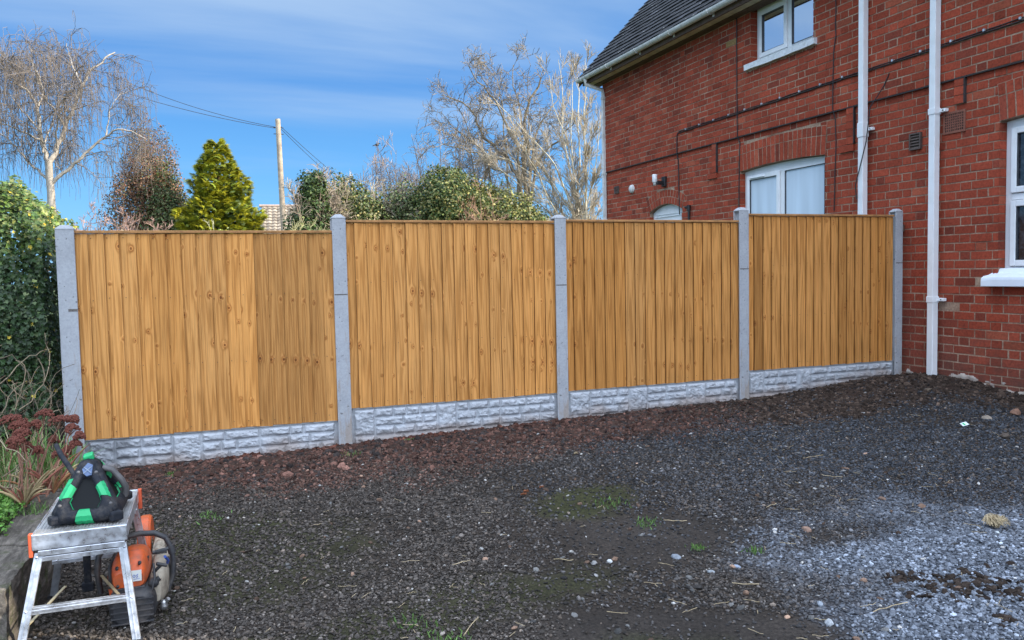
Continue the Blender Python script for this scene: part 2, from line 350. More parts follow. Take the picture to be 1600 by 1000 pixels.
# bigger pebbles
x, y = scatter(650, -.8, 6.86, 1.8, 6.5, lambda x, y: .8 + 0 * x); n = len(x)
col = rng.lognormal(-2.35, .6, n)[:, None] * np.array([1.0, .98, .95]); b_ = rng.random(n) < .4; col[b_] *= np.array([1.15, .75, .55])
stones(GR, x, y, rng.uniform(.011, .019, n), np.clip(col, .01, .55))
m_stone, t, b = mat('gravel', rough=.85, spec=.2); a = attr(t); c = mix(t, 'MULTIPLY', 1.0, a, ramp(t, noise(t, 160, 3, .6, ocoord(t)), [(.3, .75), (.7, 1.25)])); t.links.new(c, b.inputs['Base Color'])
tag(GR.build('gravel', m_stone), 'loose dark and pale grey gravel spread over the drive', 'gravel', None, 'stuff')
# soil clods
SC = MB()
x, y = scatter(15000, -.7, 5.0, 5.2, 6.56, lambda x, y: zones(x, y)[0] * ss(5.2, 6.5, y)); n = len(x)
col = rng.lognormal(-2.95, .5, n)[:, None] * np.array([1.25, .66, .51]) * (1 + .35 * ss(2.2, .2, x))[:, None]; b_ = rng.random(n) < .3; col[b_] = rng.lognormal(-3.3, .3, (b_.sum(), 1)) * np.array([1.1, .9, .85])
stones(SC, x, y, rng.gamma(3, .0028, n) + .0035 + .007 * ss(6.2, 6.5, y) * rng.random(n), np.clip(col, .01, .3), .8)
for cx__, wd_, k_ in [(rng.uniform(-.6, 4.4), rng.uniform(.05, .22), int(rng.integers(6, 26))) for _ in range(26)]:
    x = np.clip(cx__ + rng.normal(0, wd_, k_), -.65, 4.7); y = 6.545 - np.abs(rng.normal(0, .05, k_)); rd = ss(4.2, 2.0, cx__)
    stones(SC, x, y, rng.uniform(.010, .028, k_), rng.lognormal(-2.95, .4, (k_, 1)) * (np.array([1.5, .62, .44]) * rd + np.array([1.15, .85, .7]) * (1 - rd)), .9)
x, y = scatter(42000, 3.2, 6.86, 3.0, 6.56, lambda x, y: zones(x, y)[1]); n = len(x)
col = rng.lognormal(-3.35, .5, n)[:, None] * np.array([1.2, .85, .66])
stones(SC, x, y, rng.gamma(3, .0027, n) + .003, np.clip(col, .008, .3), .75)
for (u, v, w, h, k) in ((1500, 905, .16, .08, 90), (1545, 915, .12, .07, 60), (1420, 900, .05, .02, 12), (1410, 893, .06, .03, 14), (1590, 925, .05, .03, 14), (1575, 965, .03, .03, 10)):
    c0 = pt(u, v, .02); x = c0[0] + rng.normal(0, w, k); y = c0[1] + rng.normal(0, h, k)
    stones(SC, x, y, rng.uniform(.010, .026, k), rng.lognormal(-3.7, .3, (k, 1)) * np.array([1.2, .88, .7]), .5)
m_clod, t, b = mat('soil_clods', rough=.95, spec=.15); a = attr(t); c = mix(t, 'MULTIPLY', 1.0, a, ramp(t, noise(t, 90, 4, .6, ocoord(t)), [(.3, .6), (.7, 1.4)])); t.links.new(c, b.inputs['Base Color']); bump(t, b, noise(t, 200, 4, .7, ocoord(t)), .8, .004)
tag(SC.build('soil_clods', m_clod), 'crumbly red brown and black soil heaped along the foot of the fence', 'soil', None, 'stuff')
# moss tufts and weeds in gravel
m_leaf = leafmat('leaf_green'); MS = MB(); P = []; Hh = []; 
x, y = scatter(34000, -.7, 5, 1.8, 6.3, lambda x, y: np.clip(zones(x, y)[4] - .18, 0, 1) ** 1.0); n = len(x)
x2 = np.concatenate([pt(u, v)[0] + rng.normal(0, s_, 60) for u, v, s_ in ((548, 718, .035), (640, 700, .02), (270, 745, .03), (955, 785, .05), (700, 985, .05), (645, 960, .04), (1010, 810, .04), (1090, 845, .02), (330, 805, .05), (1180, 850, .02))])
y2 = np.concatenate([pt(u, v)[1] + rng.normal(0, s_, 60) for u, v, s_ in ((548, 718, .035), (640, 700, .02), (270, 745, .03), (955, 785, .05), (700, 985, .05), (645, 960, .04), (1010, 810, .04), (1090, 845, .02), (330, 805, .05), (1180, 850, .02))])
tall = np.concatenate([np.zeros(n), np.ones(len(x2))]); x = np.concatenate([x, x2]); y = np.concatenate([y, y2]); n = len(x)
nr = np.stack([rng.normal(0, 1, n), rng.normal(0, 1, n), rng.normal(.2, .5, n)], 1)
hgt = np.where(tall > 0, rng.uniform(.012, .035, n), rng.uniform(.004, .009, n)); Rm = frames(nr, np.pi / 2 * 0 + rng.normal(0, .4, n))
BL = [(-.3, 0, 0), (.3, 0, 0), (.2, .6, .08), (0, 1, .2), (-.2, .6, .08)]
col = np.where(tall[:, None] > 0, np.array([.10, .19, .045]), np.array([.060, .070, .018])) * rng.lognormal(0, .3, (n, 1))
pp = np.stack([x, y, gz(x, y) + .004], 1); sc = np.stack([hgt * .35, hgt, hgt], 1)
MS.inst(BL, [(0, 1, 2), (0, 2, 4), (4, 2, 3)], pp, Rm, sc, col)
tag(MS.build('moss', m_leaf), 'low green moss and tiny weeds growing in patches of the gravel', 'moss', None, 'stuff')
# dry straws and twigs
ST = MB(); m_straw = simple('dry_straw', (.42, .33, .20), .8, 0, .3, 30)
def straw(mb, x, y, L, a, r=.0016, c=(1, 1, 1), lift=.006):
    k = 6; s_ = np.linspace(-.5, .5, k) * L; bend = rng.normal(0, .25) * L
    px_ = x + s_ * math.cos(a) - (s_ ** 2 / L) * 4 * bend * math.sin(a) * .5; py_ = y + s_ * math.sin(a) + (s_ ** 2 / L) * 4 * bend * math.cos(a) * .5
    mb.tube(np.stack([px_, py_, gz(px_, py_) + .012 + lift * rng.random(k)], 1), r, 4, 0, c, False)
for _ in range(120):
    u, v = rng.uniform(200, 1600), rng.uniform(690, 1000) 
    if rng.random() < .35: u, v = rng.uniform(1180, 1600), rng.uniform(660, 800)
    x, y = pt(u, v)
    if y > 6.3 or x < -.6 or x > 6.7: continue
    straw(ST, x, y, rng.uniform(.02, .09), rng.uniform(0, 3.14), .0010, np.array([1, .85, .7]) * rng.uniform(.2, .8))
for u, v, L, a in ((735, 965, .17, .9), (880, 865, .10, -.6), (1055, 808, .13, -.5), (1205, 785, .1, .3), (1300, 745, .13, -.7), (1165, 900, .12, -.5), (720, 870, .1, .2), (1270, 720, .2, .1), (1390, 935, .2, .05)):
    x, y = pt(u, v); straw(ST, x, y, L, a, .0017, (.95, .9, .8))
tag(ST.build('straw', m_straw), 'dry straws and thin twigs scattered over the gravel', 'straw', None, 'stuff')
# tussock of dead grass
x0, y0 = pt(1556, 812, .05); TG = MB(); zb = float(gz(x0, y0))
for _ in range(150):
    a = rng.uniform(0, 6.28); r = rng.uniform(.02, .055); h = rng.uniform(.03, .065); L = rng.uniform(.6, 1.9)
    s_ = np.linspace(0, 1, 6); P = np.stack([x0 + np.cos(a + s_ * L) * r * (.3 + s_), y0 + np.sin(a + s_ * L) * r * (.3 + s_), zb + .01 + h * np.sin(s_ * 2.6)], 1)
    TG.tube(P, .0014, 4, 0, np.array([1, .95, .85]) * rng.uniform(.5, 1.3) if rng.random() < .85 else (.5, .9, .35), False)
tag(TG.build('grass_tussock', m_straw, origin=(x0, y0, zb)), 'straw coloured clump of dead grass lying on the pale gravel at the right', 'grass clump')
# individual larger stones, leaves and litter
m_rock = simple('loose_stone', (1, 1, 1), .85, 0, .3, 40, .5, .002, useattr=True)
def rock(u, v, s_, c, label, flat=.6, cat='stone', name='stone'):
    x, y = pt(u, v, .04); z0 = float(gz(x, y)); mb = MB(); k = rng.integers(0, 6)
    V = []; # one subdivision for a rounder stone
    base = STONES[k]; E = {}; vs = [tuple(q) for q in base]; fs = []
    def mid(i, j):
        key = (min(i, j), max(i, j))
        if key not in E:
            p = (np.array(vs[i]) + np.array(vs[j])) / 2; p = p * (1.0 + .12 * rng.random()); E[key] = len(vs); vs.append(tuple(p))
        return E[key]
    for a_, b_, c_ in ICF:
        p, q, r = mid(a_, b_), mid(b_, c_), mid(c_, a_); fs += [(a_, p, r), (b_, q, p), (c_, r, q), (p, q, r)]
    R = frames(np.array([[rng.normal(0, .2), rng.normal(0, .2), 1.]]))
    mb.inst(vs, fs, np.array([[x, y, z0 + s_ * flat * .5]]), R, np.array([[s_, s_ * .75, s_ * flat]]), np.array([c]))
    tag(mb.build(name, m_rock, origin=(x, y, z0)), label, cat)
for a_ in ((1056, 861, .026, (.17, .19, .22), 'blue grey pebble on the bare dark patch, largest of the pebbles there'),
    (952, 867, .019, (.55, .56, .55), 'small white pebble on the dark gravel below the green moss patch'),
    (1111, 883, .020, (.24, .26, .28), 'light grey pebble lying right of the blue grey pebble'),
    (1152, 875, .018, (.24, .28, .36), 'pale blue chip at the edge of the pale gravel'),
    (1260, 820, .030, (.24, .15, .11), 'brown stone on the pale gravel near its far edge', .6),
    (1440, 785, .028, (.15, .09, .06), 'dark brown stone in the gravel left of the dead grass clump', .6),
    (1378, 775, .026, (.16, .10, .07), 'rust brown stone beyond the pale gravel', .6),
    (1587, 675, .055, (.22, .12, .08), 'large red brown lump beside the house wall', .7),
    (1541, 679, .045, (.24, .20, .16), 'buff stone left of the large red brown lump', .5),
    (1570, 698, .05, (.09, .07, .055), 'dark brown stone in front of the large red brown lump', .5),
    (1449, 650, .05, (.09, .07, .05), 'flat brown clod on the soil below the right downpipe', .35),
    (1556, 632, .04, (.20, .17, .15), 'grey brown stone at the foot of the house wall', .6),
    (1282, 932, .020, (.24, .27, .31), 'light blue grey pebble at the left edge of the pale gravel'),
    (1295, 960, .026, (.34, .36, .38), 'grey pebble near the bottom edge of the drive'),
    (850, 628+67, .0, (0, 0, 0), '')):
    if a_[2] > 0: rock(*a_[:5], *(a_[5:6]))
m_dleaf = simple('dead_leaf', (.25, .085, .035), .8, 0, .35, 60)
for u, v, s_, lab in ((818, 772, .04, 'rust red dead leaf on the dark gravel, upper of two'), (822, 762 + 6, .035, 'rust red dead leaf touching the one beside it'), (846, 762, .028, 'brown dead leaf right of the rust red pair'), (900, 717, .032, 'pale curled dead leaf on the gravel in front of the second post')):
    x, y = pt(u, v, .06); z0 = float(gz(x, y)) + .008; mb = MB(); n = 7; V = []; 
    for i in range(n):
        w = s_ * .35 * math.sin(math.pi * (i + .4) / n); V += [(x + s_ * (i / (n - 1) - .5), y - w, z0 + .012 * rng.random() + .006), (x + s_ * (i / (n - 1) - .5), y, z0 + .003 * rng.random()), (x + s_ * (i / (n - 1) - .5), y + w, z0 + .012 * rng.random() + .006)]
    mb.add(V, [(3 * i + j, 3 * i + 3 + j, 3 * i + 4 + j, 3 * i + 1 + j) for i in range(n - 1) for j in (0, 1)])
    tag(mb.build('dead_leaf', m_dleaf if 'pale' not in lab else m_straw, origin=(x, y, z0)), lab, 'leaf')
x, y = pt(1508, 656, .2); z0 = float(gz(x, y)); mb = MB(); m_pap = simple('paper_scrap', (.6, .68, .70), .6, 0, .1); m_gr = simple('green_ink', (.05, .45, .18), .6)
R = np.array(Matrix.Rotation(.5, 3, 'X') @ Matrix.Rotation(-.2, 3, 'Y')); o_ = np.array([x, y, z0 + .03])
mb.box(x - .035, x + .025, y - .018, y + .02, z0 + .028, z0 + .031, 0, (1, 1, 1), R, o_); mb.box(x - .02, x - .005, y - .012, y + .012, z0 + .0315, z0 + .033, 1, (1, 1, 1), R, o_)
tag(mb.build('litter', [m_pap, m_gr], origin=(x, y, z0)), 'white scrap with a green spot lying on the soil by the house', 'litter')
# ------------------------------------------------------------------ fence
m_wood, t, b = mat('fence_wood', rough=.75, spec=.25)
A = N(t, 'ShaderNodeSeparateColor'); t.links.new(N(t, 'ShaderNodeAttribute', attribute_name='Col').outputs['Color'], A.inputs[0])
oc = ocoord(t); X = N(t, 'ShaderNodeSeparateXYZ'); t.links.new(oc, X.inputs[0])
idv = mth(t, 'MULTIPLY', A.outputs[1], 60.0); LX = mth(t, 'SUBTRACT', X.outputs[0], mth(t, 'MULTIPLY', A.outputs[2], 2.0))
def vec3(t, x, y, z):
    n = N(t, 'ShaderNodeCombineXYZ')
    for i, q in enumerate((x, y, z)):
        if isinstance(q, (int, float)): n.inputs[i].default_value = q
        else: t.links.new(q, n.inputs[i])
    return n.outputs[0]
vo = N(t, 'ShaderNodeTexVoronoi', feature='F1', voronoi_dimensions='2D'); vo.inputs['Scale'].default_value = 1.0
t.links.new(vec3(t, mth(t, 'MULTIPLY_ADD', LX, 7.0, mth(t, 'MULTIPLY', idv, 1.7)), mth(t, 'MULTIPLY_ADD', X.outputs[2], 5.2, mth(t, 'MULTIPLY', idv, .9)), 0.0), vo.inputs['Vector'])
vs3 = N(t, 'ShaderNodeSeparateColor'); t.links.new(vo.outputs['Color'], vs3.inputs[0]); kd = mth(t, 'ADD', mth(t, 'MULTIPLY', vo.outputs['Distance'], mth(t, 'MULTIPLY_ADD', vs3.outputs[1], 1.2, .7)), mth(t, 'MULTIPLY', mth(t, 'GREATER_THAN', vs3.outputs[0], .55), 1.0)); kn = mth(t, 'POWER', mth(t, 'SUBTRACT', 1.0, mth(t, 'MINIMUM', mth(t, 'MULTIPLY', kd, 3.6), 1.0)), 2.0)
low = noise(t, 1.0, 2, .5, vec3(t, mth(t, 'MULTIPLY', LX, 15.0), idv, mth(t, 'MULTIPLY', X.outputs[2], .55)))
ph_ = mth(t, 'ADD', mth(t, 'MULTIPLY', low, 46.0), mth(t, 'MULTIPLY', kn, 9.0))
ring = mth(t, 'MULTIPLY_ADD', mth(t, 'SINE', ph_), .5, .5)
fine_ = noise(t, 1.0, 4, .6, vec3(t, mth(t, 'MULTIPLY', X.outputs[0], 190.0), idv, mth(t, 'MULTIPLY', X.outputs[2], 3.5)))
blot = noise(t, 1.0, 4, .6, vec3(t, mth(t, 'MULTIPLY', X.outputs[0], 9.0), idv, mth(t, 'MULTIPLY', X.outputs[2], 3.0)))
c0 = ramp(t, ring, [(0, (.60, .292, .090)), (.6, (.545, .255, .074)), (1, (.43, .190, .050))])
c1 = mix(t, 'MULTIPLY', 1.0, c0, ramp(t, fine_, [(.30, .72), (.5, 1.0), (.72, 1.14)]))
c2 = mix(t, 'MULTIPLY', 1.0, c1, ramp(t, blot, [(.30, .88), (.5, 1), (.72, 1.06)]))
c3 = mix(t, 'MULTIPLY', 1.0, c2, ramp(t, kd, [(.0, (.34, .24, .18)), (.04, (.50, .38, .30)), (.055, (1.12, 1.08, 1.05)), (.085, (.74, .62, .54)), (.14, (1, 1, 1)), (1, (1, 1, 1))]))
br_ = N(t, 'ShaderNodeCombineColor')
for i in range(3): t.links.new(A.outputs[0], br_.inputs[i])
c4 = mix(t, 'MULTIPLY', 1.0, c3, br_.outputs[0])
hue = mix(t, 'MIX', mth(t, 'FRACT', mth(t, 'MULTIPLY', A.outputs[1], 7.0)), (1.0, 1.0, 1.0), (.93, .86, .72)); c5 = mix(t, 'MULTIPLY', 1.0, c4, hue)
t.links.new(c5, b.inputs['Base Color'])
hh = mth(t, 'ADD', mth(t, 'MULTIPLY', ring, -.5), mth(t, 'ADD', mth(t, 'MULTIPLY', fine_, 1.0), mth(t, 'MULTIPLY', kn, 1.2)))
bump(t, b, hh, .55, .004)
m_rail = simple('fence_rail', (.33, .16, .055), .8, 0, .3, 20, .3); m_nail = simple('nail_head', (.06, .045, .04), .6, .4)
FY = 6.58
PX = [-0.888, 1.026, 2.952, 4.873]; PW = 1.83; PTOP = [1.819, 1.902, 1.914, 1.978]
wherep = ('leftmost fence panel, beside the ivy', 'second fence panel from the ivy', 'third fence panel from the ivy', 'fence panel nearest the brick house')
for i in range(4):
    x0 = PX[i] - .02; x1 = x0 + PW + .025; zt_ = PTOP[i]; zb = zt_ - 1.52
    pn = thing('fence_panel', 'tan closeboard wooden panel, the ' + wherep[i], 'fence panel', ((x0 + x1) / 2, FY, zb), 'wooden fence panels')
    mb = MB(); xx = x0; nb = int(round((x1 - x0) / .1025)); pit = (x1 - x0) / nb; idd = rng.random(); tone = 1.0; hu = .3
    for k in range(nb):
        if rng.random() < .38: idd = rng.random(); tone = rng.choice([.76, .88, .96, 1.0, 1.05, 1.10], p=[.12, .18, .24, .22, .16, .08]); hu = rng.random()
        else: idd += rng.uniform(.0005, .002)
        xa = x0 + k * pit; xb = xa + pit + .022; j0, j1 = rng.normal(0, .0025, 2); jb = rng.normal(0, .002); ta, tb = .024 + rng.normal(0, .0015), .005
        c_ = (tone * rng.uniform(.95, 1.05), idd % 1, (xa - (x0 + x1) / 2) / 2); ns = 9; V = []
        if k == nb - 1: xb = xa + pit
        zs = np.linspace(zb - .004 + jb, zt_ - .028, ns); warp = np.cumsum(rng.normal(0, .0009, ns)) ; wy = np.cumsum(rng.normal(0, .0006, ns))
        for q in range(ns):
            s_ = q / (ns - 1); a_ = xa + j0 * (1 - s_) + j1 * s_ + warp[q]; y_ = FY + .012 + wy[q]
            V += [(a_, y_, zs[q]), (a_, y_ - ta, zs[q]), (xb, y_ - tb, zs[q]), (xb, y_ + .002, zs[q])]
        Fc = [(4 * q + j, 4 * q + (j + 1) % 4, 4 * q + 4 + (j + 1) % 4, 4 * q + 4 + j) for q in range(ns - 1) for j in range(4)] + [(3, 2, 1, 0), (4 * ns - 4, 4 * ns - 3, 4 * ns - 2, 4 * ns - 1)]
        if i == 0: V = [(2 * (xa + pit / 2) - v[0], v[1], v[2]) for v in V]; Fc = [q[::-1] for q in Fc]
        fc = np.tile(np.array(c_), (len(Fc), 1)); fc[np.arange(ns - 1) * 4, 0] *= .38  # thick-edge side faces painted darker to draw the gap shadow between boards
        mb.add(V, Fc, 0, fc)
        for zn in (zb + .045, zb + .52, zb + 1.02, zt_ - .06):
            for xn in (xa + .022,):
                xn_ = xn + rng.normal(0, .004); zn_ = zn + rng.normal(0, .006)
                mb.lathe([(.0001, FY + .012 - .0225), (.003, FY + .012 - .0222), (.003, FY - .003)], xn_, zn_, 6, 1, (1, 1, 1), 'y')
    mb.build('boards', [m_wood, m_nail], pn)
    mb = MB(); mb.box(x0 + .012, x1 - .012, FY - .022, FY + .05, zt_ - .024, zt_ - .004); mb.build('capping_rail', m_rail, pn, bevel=.003)
    for zr_ in (zb + .10, zb + .62, zb + 1.15): mb = MB(); mb.box(x0 + .01, x1 - .01, FY + .022, FY + .055, zr_, zr_ + .045); mb.build('back_rail', m_rail, pn)
# posts
m_conc, t, b = mat('post_concrete', rough=.9, spec=.2); oc = ocoord(t)
c = mix(t, 'MULTIPLY', 1.0, (.345, .36, .385), ramp(t, noise(t, 70, 6, .7, oc), [(.3, .86), (.7, 1.12)])); c = mix(t, 'MULTIPLY', 1.0, c, ramp(t, noise(t, 4, 5, .6, oc), [(.3, .86), (.7, 1.1)]))
sx = N(t, 'ShaderNodeSeparateXYZ'); t.links.new(oc, sx.inputs[0])
low_ = mth(t, 'SUBTRACT', noise(t, 1.0, 5, .65, vec3(t, mth(t, 'MULTIPLY', sx.outputs[0], 20.0), mth(t, 'MULTIPLY', sx.outputs[1], 20.0), mth(t, 'MULTIPLY', sx.outputs[2], 4.0))), mth(t, 'MULTIPLY', sx.outputs[2], .16))
c = mix(t, 'MIX', ramp(t, low_, [(.42, 0), (.56, .5)]), c, (.27, .19, .12))
pit_ = ramp(t, noise(t, 38, 2, .4, oc), [(.70, 0), (.74, .75)]); c = mix(t, 'MIX', pit_, c, (.10, .09, .085))
t.links.new(c, b.inputs['Base Color']); bump(t, b, noise(t, 140, 5, .7, oc), .35, .003)
m_dark = simple('dark_mark', (.12, .11, .105), .9, 0, .4, 90)
POSTS = [(-1.008, -.886, 1.817, .03, -.1), (.93, 1.040, 1.905, .10, 1.30), (2.850, 2.957, 1.914, .11, 1.33), (4.770, 4.878, 1.996, .15, 1.44), (6.704, 6.800, 2.00, .18, 1.47)]
plab = ('leftmost concrete post, standing against the ivy', 'second concrete post from the left, tall gap of sky beside its top', 'middle one of the five concrete posts', 'fourth concrete post, in front of the ground floor window', 'rightmost concrete post, close to the brick wall')
plab = ('pale grey concrete fence post at the ivy, leftmost of five', 'grey concrete post between the first and second wooden panels', 'grey concrete post between the second and third wooden panels, middle of five', 'grey concrete post between the third and fourth wooden panels', 'grey concrete post beside the house wall, rightmost of five')
for i, (xa, xb, ze, zg, zm_) in enumerate(POSTS):
    mb = MB(); ya, yb = FY - .034, FY + .066; xm = (xa + xb) / 2; z0 = zg - .25; s_ = .030; y1_, y2_ = FY - .012, FY + .056
    prof = [(xa, ya), (xb, ya), (xb, y1_ - .008), (xb - s_, y1_), (xb - s_, y2_ - .002), (xb, y2_), (xb, yb), (xa, yb), (xa, y2_), (xa + s_, y2_ - .002), (xa + s_, y1_), (xa, y1_ - .008)]
    n = len(prof); V = [(x, y, z0) for x, y in prof] + [(x, y, ze) for x, y in prof]
    mb.add(V, [(k, (k + 1) % n, (k + 1) % n + n, k + n) for k in range(n)])
    # weathered cap: chamfered block on top
    q = .022; ch = .026
    V = [(xa, ya, ze), (xb, ya, ze), (xb, yb, ze), (xa, yb, ze), (xa, ya, ze + .012), (xb, ya, ze + .012), (xb, yb, ze + .012), (xa, yb, ze + .012),
         (xa + q + .012, ya + q, ze + .012 + ch), (xb - q - .012, ya + q, ze + .012 + ch), (xb - q - .012, yb - q, ze + .012 + ch), (xa + q + .012, yb - q, ze + .012 + ch)]
    mb.add(V, [(0, 1, 5, 4), (1, 2, 6, 5), (2, 3, 7, 6), (3, 0, 4, 7), (4, 5, 9, 8), (5, 6, 10, 9), (6, 7, 11, 10), (7, 4, 8, 11), (8, 9, 10, 11), (3, 2, 1, 0)])
    o = mb.build('concrete_post', m_conc, origin=(xm, FY, zg), bevel=.005)
    tag(o, plab[i], 'post', 'concrete fence posts')
    zz = zm_ if i else 1.30; mk = MB(); mk.box(xa + .004, xb - .004 if i != 0 else xm + .06, ya - .0006, ya + .002, zz, zz + (.010 if i else .016)); 
    if i == 0: mk = MB(); mk.box(xm, xb - .002, ya - .0006, ya + .002, 1.235, 1.255)
    mk.build('strap_mark', m_dark, o)
# gravel boards
m_gb, t, b = mat('rock_face_concrete', rough=.9, spec=.2); oc = ocoord(t)
c = mix(t, 'MULTIPLY', 1.0, attr(t), ramp(t, noise(t, 30, 6, .7, oc), [(.3, .82), (.7, 1.15)])); t.links.new(c, b.inputs['Base Color']); bump(t, b, noise(t, 170, 5, .7, oc), .4, .003)
glab = ('light grey rock faced concrete board under the leftmost wooden panel, its left end darker', 'light grey rock faced concrete board under the second wooden panel from the ivy', 'light grey rock faced concrete board under the third wooden panel from the ivy', 'light grey rock faced concrete board under the wooden panel nearest the house')
for i in range(4):
    xa = POSTS[i][1] - .026; xb = POSTS[i + 1][0] + .026; zt_ = PTOP[i] - 1.526; zb = zt_ - .34
    st = .0042; us = np.arange(xa, xb, st); vs_ = np.arange(zb, zt_ + st / 2, st); U, Vv = np.meshgrid(us, vs_, indexing='ij')
    rects = []; u = xa + .045; rowh = .0745
    while u < xb - .05:
        if rng.random() < .45 or u < xa + .06: w = rng.uniform(.16, .24); rects += [(u, u + w, zt_ - 3 * rowh - .008, zt_ - .012), (u, u + w, zt_ - 4 * rowh, zt_ - 3 * rowh - .008)]; u += w
        w = rng.uniform(.36, .62)
        for r in range(4):
            a = u; top = zt_ - .012 - r * rowh
            while a < u + w - .03:
                b_ = min(a + rng.uniform(.10, .24), u + w); b_ = u + w if u + w - b_ < .07 else b_; rects.append((a, b_, top - rowh, top)); a = b_
        u += w
    h = np.zeros_like(U); 
    for k, (a, b_, c_, d_) in enumerate(rects):
        ia, ib = np.searchsorted(us, a), np.searchsorted(us, min(b_, xb - .045)); ic, id_ = np.searchsorted(vs_, max(c_, zb)), np.searchsorted(vs_, d_)
        if ib <= ia or id_ <= ic: continue
        uu, vv = U[ia:ib, ic:id_], Vv[ia:ib, ic:id_]; e = np.minimum(np.minimum(uu - a, b_ - uu), np.minimum(vv - c_, d_ - vv))
        sx_, sz_ = rng.uniform(-.10, .10), rng.uniform(-.10, .16)
        rk = fbm(uu * 26 + k * 3.1, vv * 34 + (uu - a) * 8, k, 60, 4, .55); rid = 1 - np.abs(rk * 2 - 1); stp = np.floor(rk * 6) / 6 * .55 + rk * .45
        h[ia:ib, ic:id_] = ss(.002, .012, e) * (.003 + .034 * stp * ss(0, .025, e) + sx_ * (uu - (a + b_) / 2) * .6 + sz_ * (vv - (c_ + d_) / 2) * .6 + .005 * rid)
    h = np.clip(h, 0, .034); yy = FY + .012 - h; mb = MB(); nv = len(vs_)
    I = (np.arange(len(us) - 1)[:, None] * nv + np.arange(nv - 1)[None]).ravel(); Fq = np.stack([I, I + nv, I + nv + 1, I + 1], 1)
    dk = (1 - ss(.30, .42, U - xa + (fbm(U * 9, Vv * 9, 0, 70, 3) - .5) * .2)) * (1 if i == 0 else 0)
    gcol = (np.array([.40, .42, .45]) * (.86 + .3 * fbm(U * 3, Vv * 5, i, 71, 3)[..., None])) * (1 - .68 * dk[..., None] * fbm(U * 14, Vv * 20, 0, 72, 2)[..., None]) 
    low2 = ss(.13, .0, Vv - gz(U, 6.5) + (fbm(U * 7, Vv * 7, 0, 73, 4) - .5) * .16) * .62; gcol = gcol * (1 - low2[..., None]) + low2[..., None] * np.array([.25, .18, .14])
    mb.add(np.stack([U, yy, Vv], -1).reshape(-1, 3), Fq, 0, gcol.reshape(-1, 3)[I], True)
    mb.box(xa, us[-1], FY + .0125, FY + .045, zb, zt_, 0, (.32,.33,.34))
    mb.box(xa, us[-1], FY - .006, FY + .045, zt_ - .0035, zt_ - .0005, 0, (.32,.33,.34))
    tag(mb.build('gravel_board', m_gb, origin=((xa + xb) / 2, FY, zb)), glab[i], 'gravel board', 'rock faced boards along the foot of the fence')
# ------------------------------------------------------------------ house
WX = 6.87; YN, YFAR = -.25, 13.46; ZW = 5.06; CO = .0835; LS, LH = .235, .1175
house = thing('brick_house', 'red brick house with a dark tiled roof, white windows and downpipes', 'house', (WX, 6.4, .15))
m_brick, t, b = mat('red_brick', rough=.9, spec=.2); a = attr(t); oc = ocoord(t)
c = mix(t, 'MULTIPLY', 1.0, a, ramp(t, noise(t, 45, 6, .7, oc), [(.28, .62), (.5, 1), (.74, 1.35)])); c = mix(t, 'MULTIPLY', 1.0, c, ramp(t, noise(t, 1.6, 4, .6, oc), [(.3, .80), (.7, 1.14)]))
sc_ = ramp(t, noise(t, 24, 5, .75, oc), [(.68, 0), (.78, .25)]); c = mix(t, 'MIX', sc_, c, (.30, .22, .19))
zs = N(t, 'ShaderNodeSeparateXYZ'); t.links.new(oc, zs.inputs[0]); dm = mth(t, 'SUBTRACT', noise(t, 2.6, 7, .68, oc), mth(t, 'MULTIPLY', zs.outputs[2], .30))
c = mix(t, 'MIX', ramp(t, dm, [(.36, 0), (.60, .75)]), c, (.085, .052, .042)); wn = ramp(t, noise(t, 5, 7, .7, oc), [(.64, 0), (.76, .16)]); c = mix(t, 'MIX', wn, c, (.28, .15, .11))
t.links.new(c, b.inputs['Base Color']); bump(t, b, noise(t, 75, 6, .75, oc), .8, .006)
m_mort, t, b = mat('mortar', rough=.95, spec=.1); oc = ocoord(t)
c = mix(t, 'MIX', ramp(t, noise(t, 3.5, 5, .65, oc), [(.35, 0), (.65, 1)]), (.21, .115, .08), (.42, .31, .225)); c = mix(t, 'MULTIPLY', 1.0, c, ramp(t, noise(t, 50, 4, .6, oc), [(.3, .65), (.7, 1.2)])); t.links.new(c, b.inputs['Base Color'])
bump(t, b, noise(t, 150, 4, .7, oc), .5, .004)
class Op:
    def __init__(s, y0, y1, z0, z1, rise=0, rings=(), pad=0): s.y0, s.y1, s.z0, s.z1, s.rise, s.rings = y0, y1, z0, z1, rise, rings; s.w = y1 - y0; s.c = (y0 + y1) / 2; s.R = (s.w ** 2 / 4 + rise ** 2) / (2 * rise) if rise else 0; s.cz = z1 + rise - s.R; s.pad = pad
    def cut(s, z0, z1):
        "half width to remove from courses between z0 and z1, or None"
        zm = (z0 + z1) / 2
        if zm < s.z0: return None
        if zm <= s.z1: return (s.y0, s.y1)
        if not s.rise: return None
        Ro = s.R + sum(s.rings); dz = zm - s.cz
        if dz >= Ro: return None
        hw = math.sqrt(Ro * Ro - dz * dz); ang = math.asin(min(1, s.w / 2 / s.R)); hw = min(hw, dz * math.tan(ang) + .0)
        return (s.c - hw, s.c + hw)
OPS = [Op(7.765, 9.405, 1.352, 2.765, .035, (.23, .115)), Op(7.94, 9.14, 4.15, 5.00), Op(10.87, 11.85, .1, 2.385, .11, (.115, .115)), Op(3.85, 5.505, 1.352, 2.75, .035, (.23, .115))]
WALL = MB()
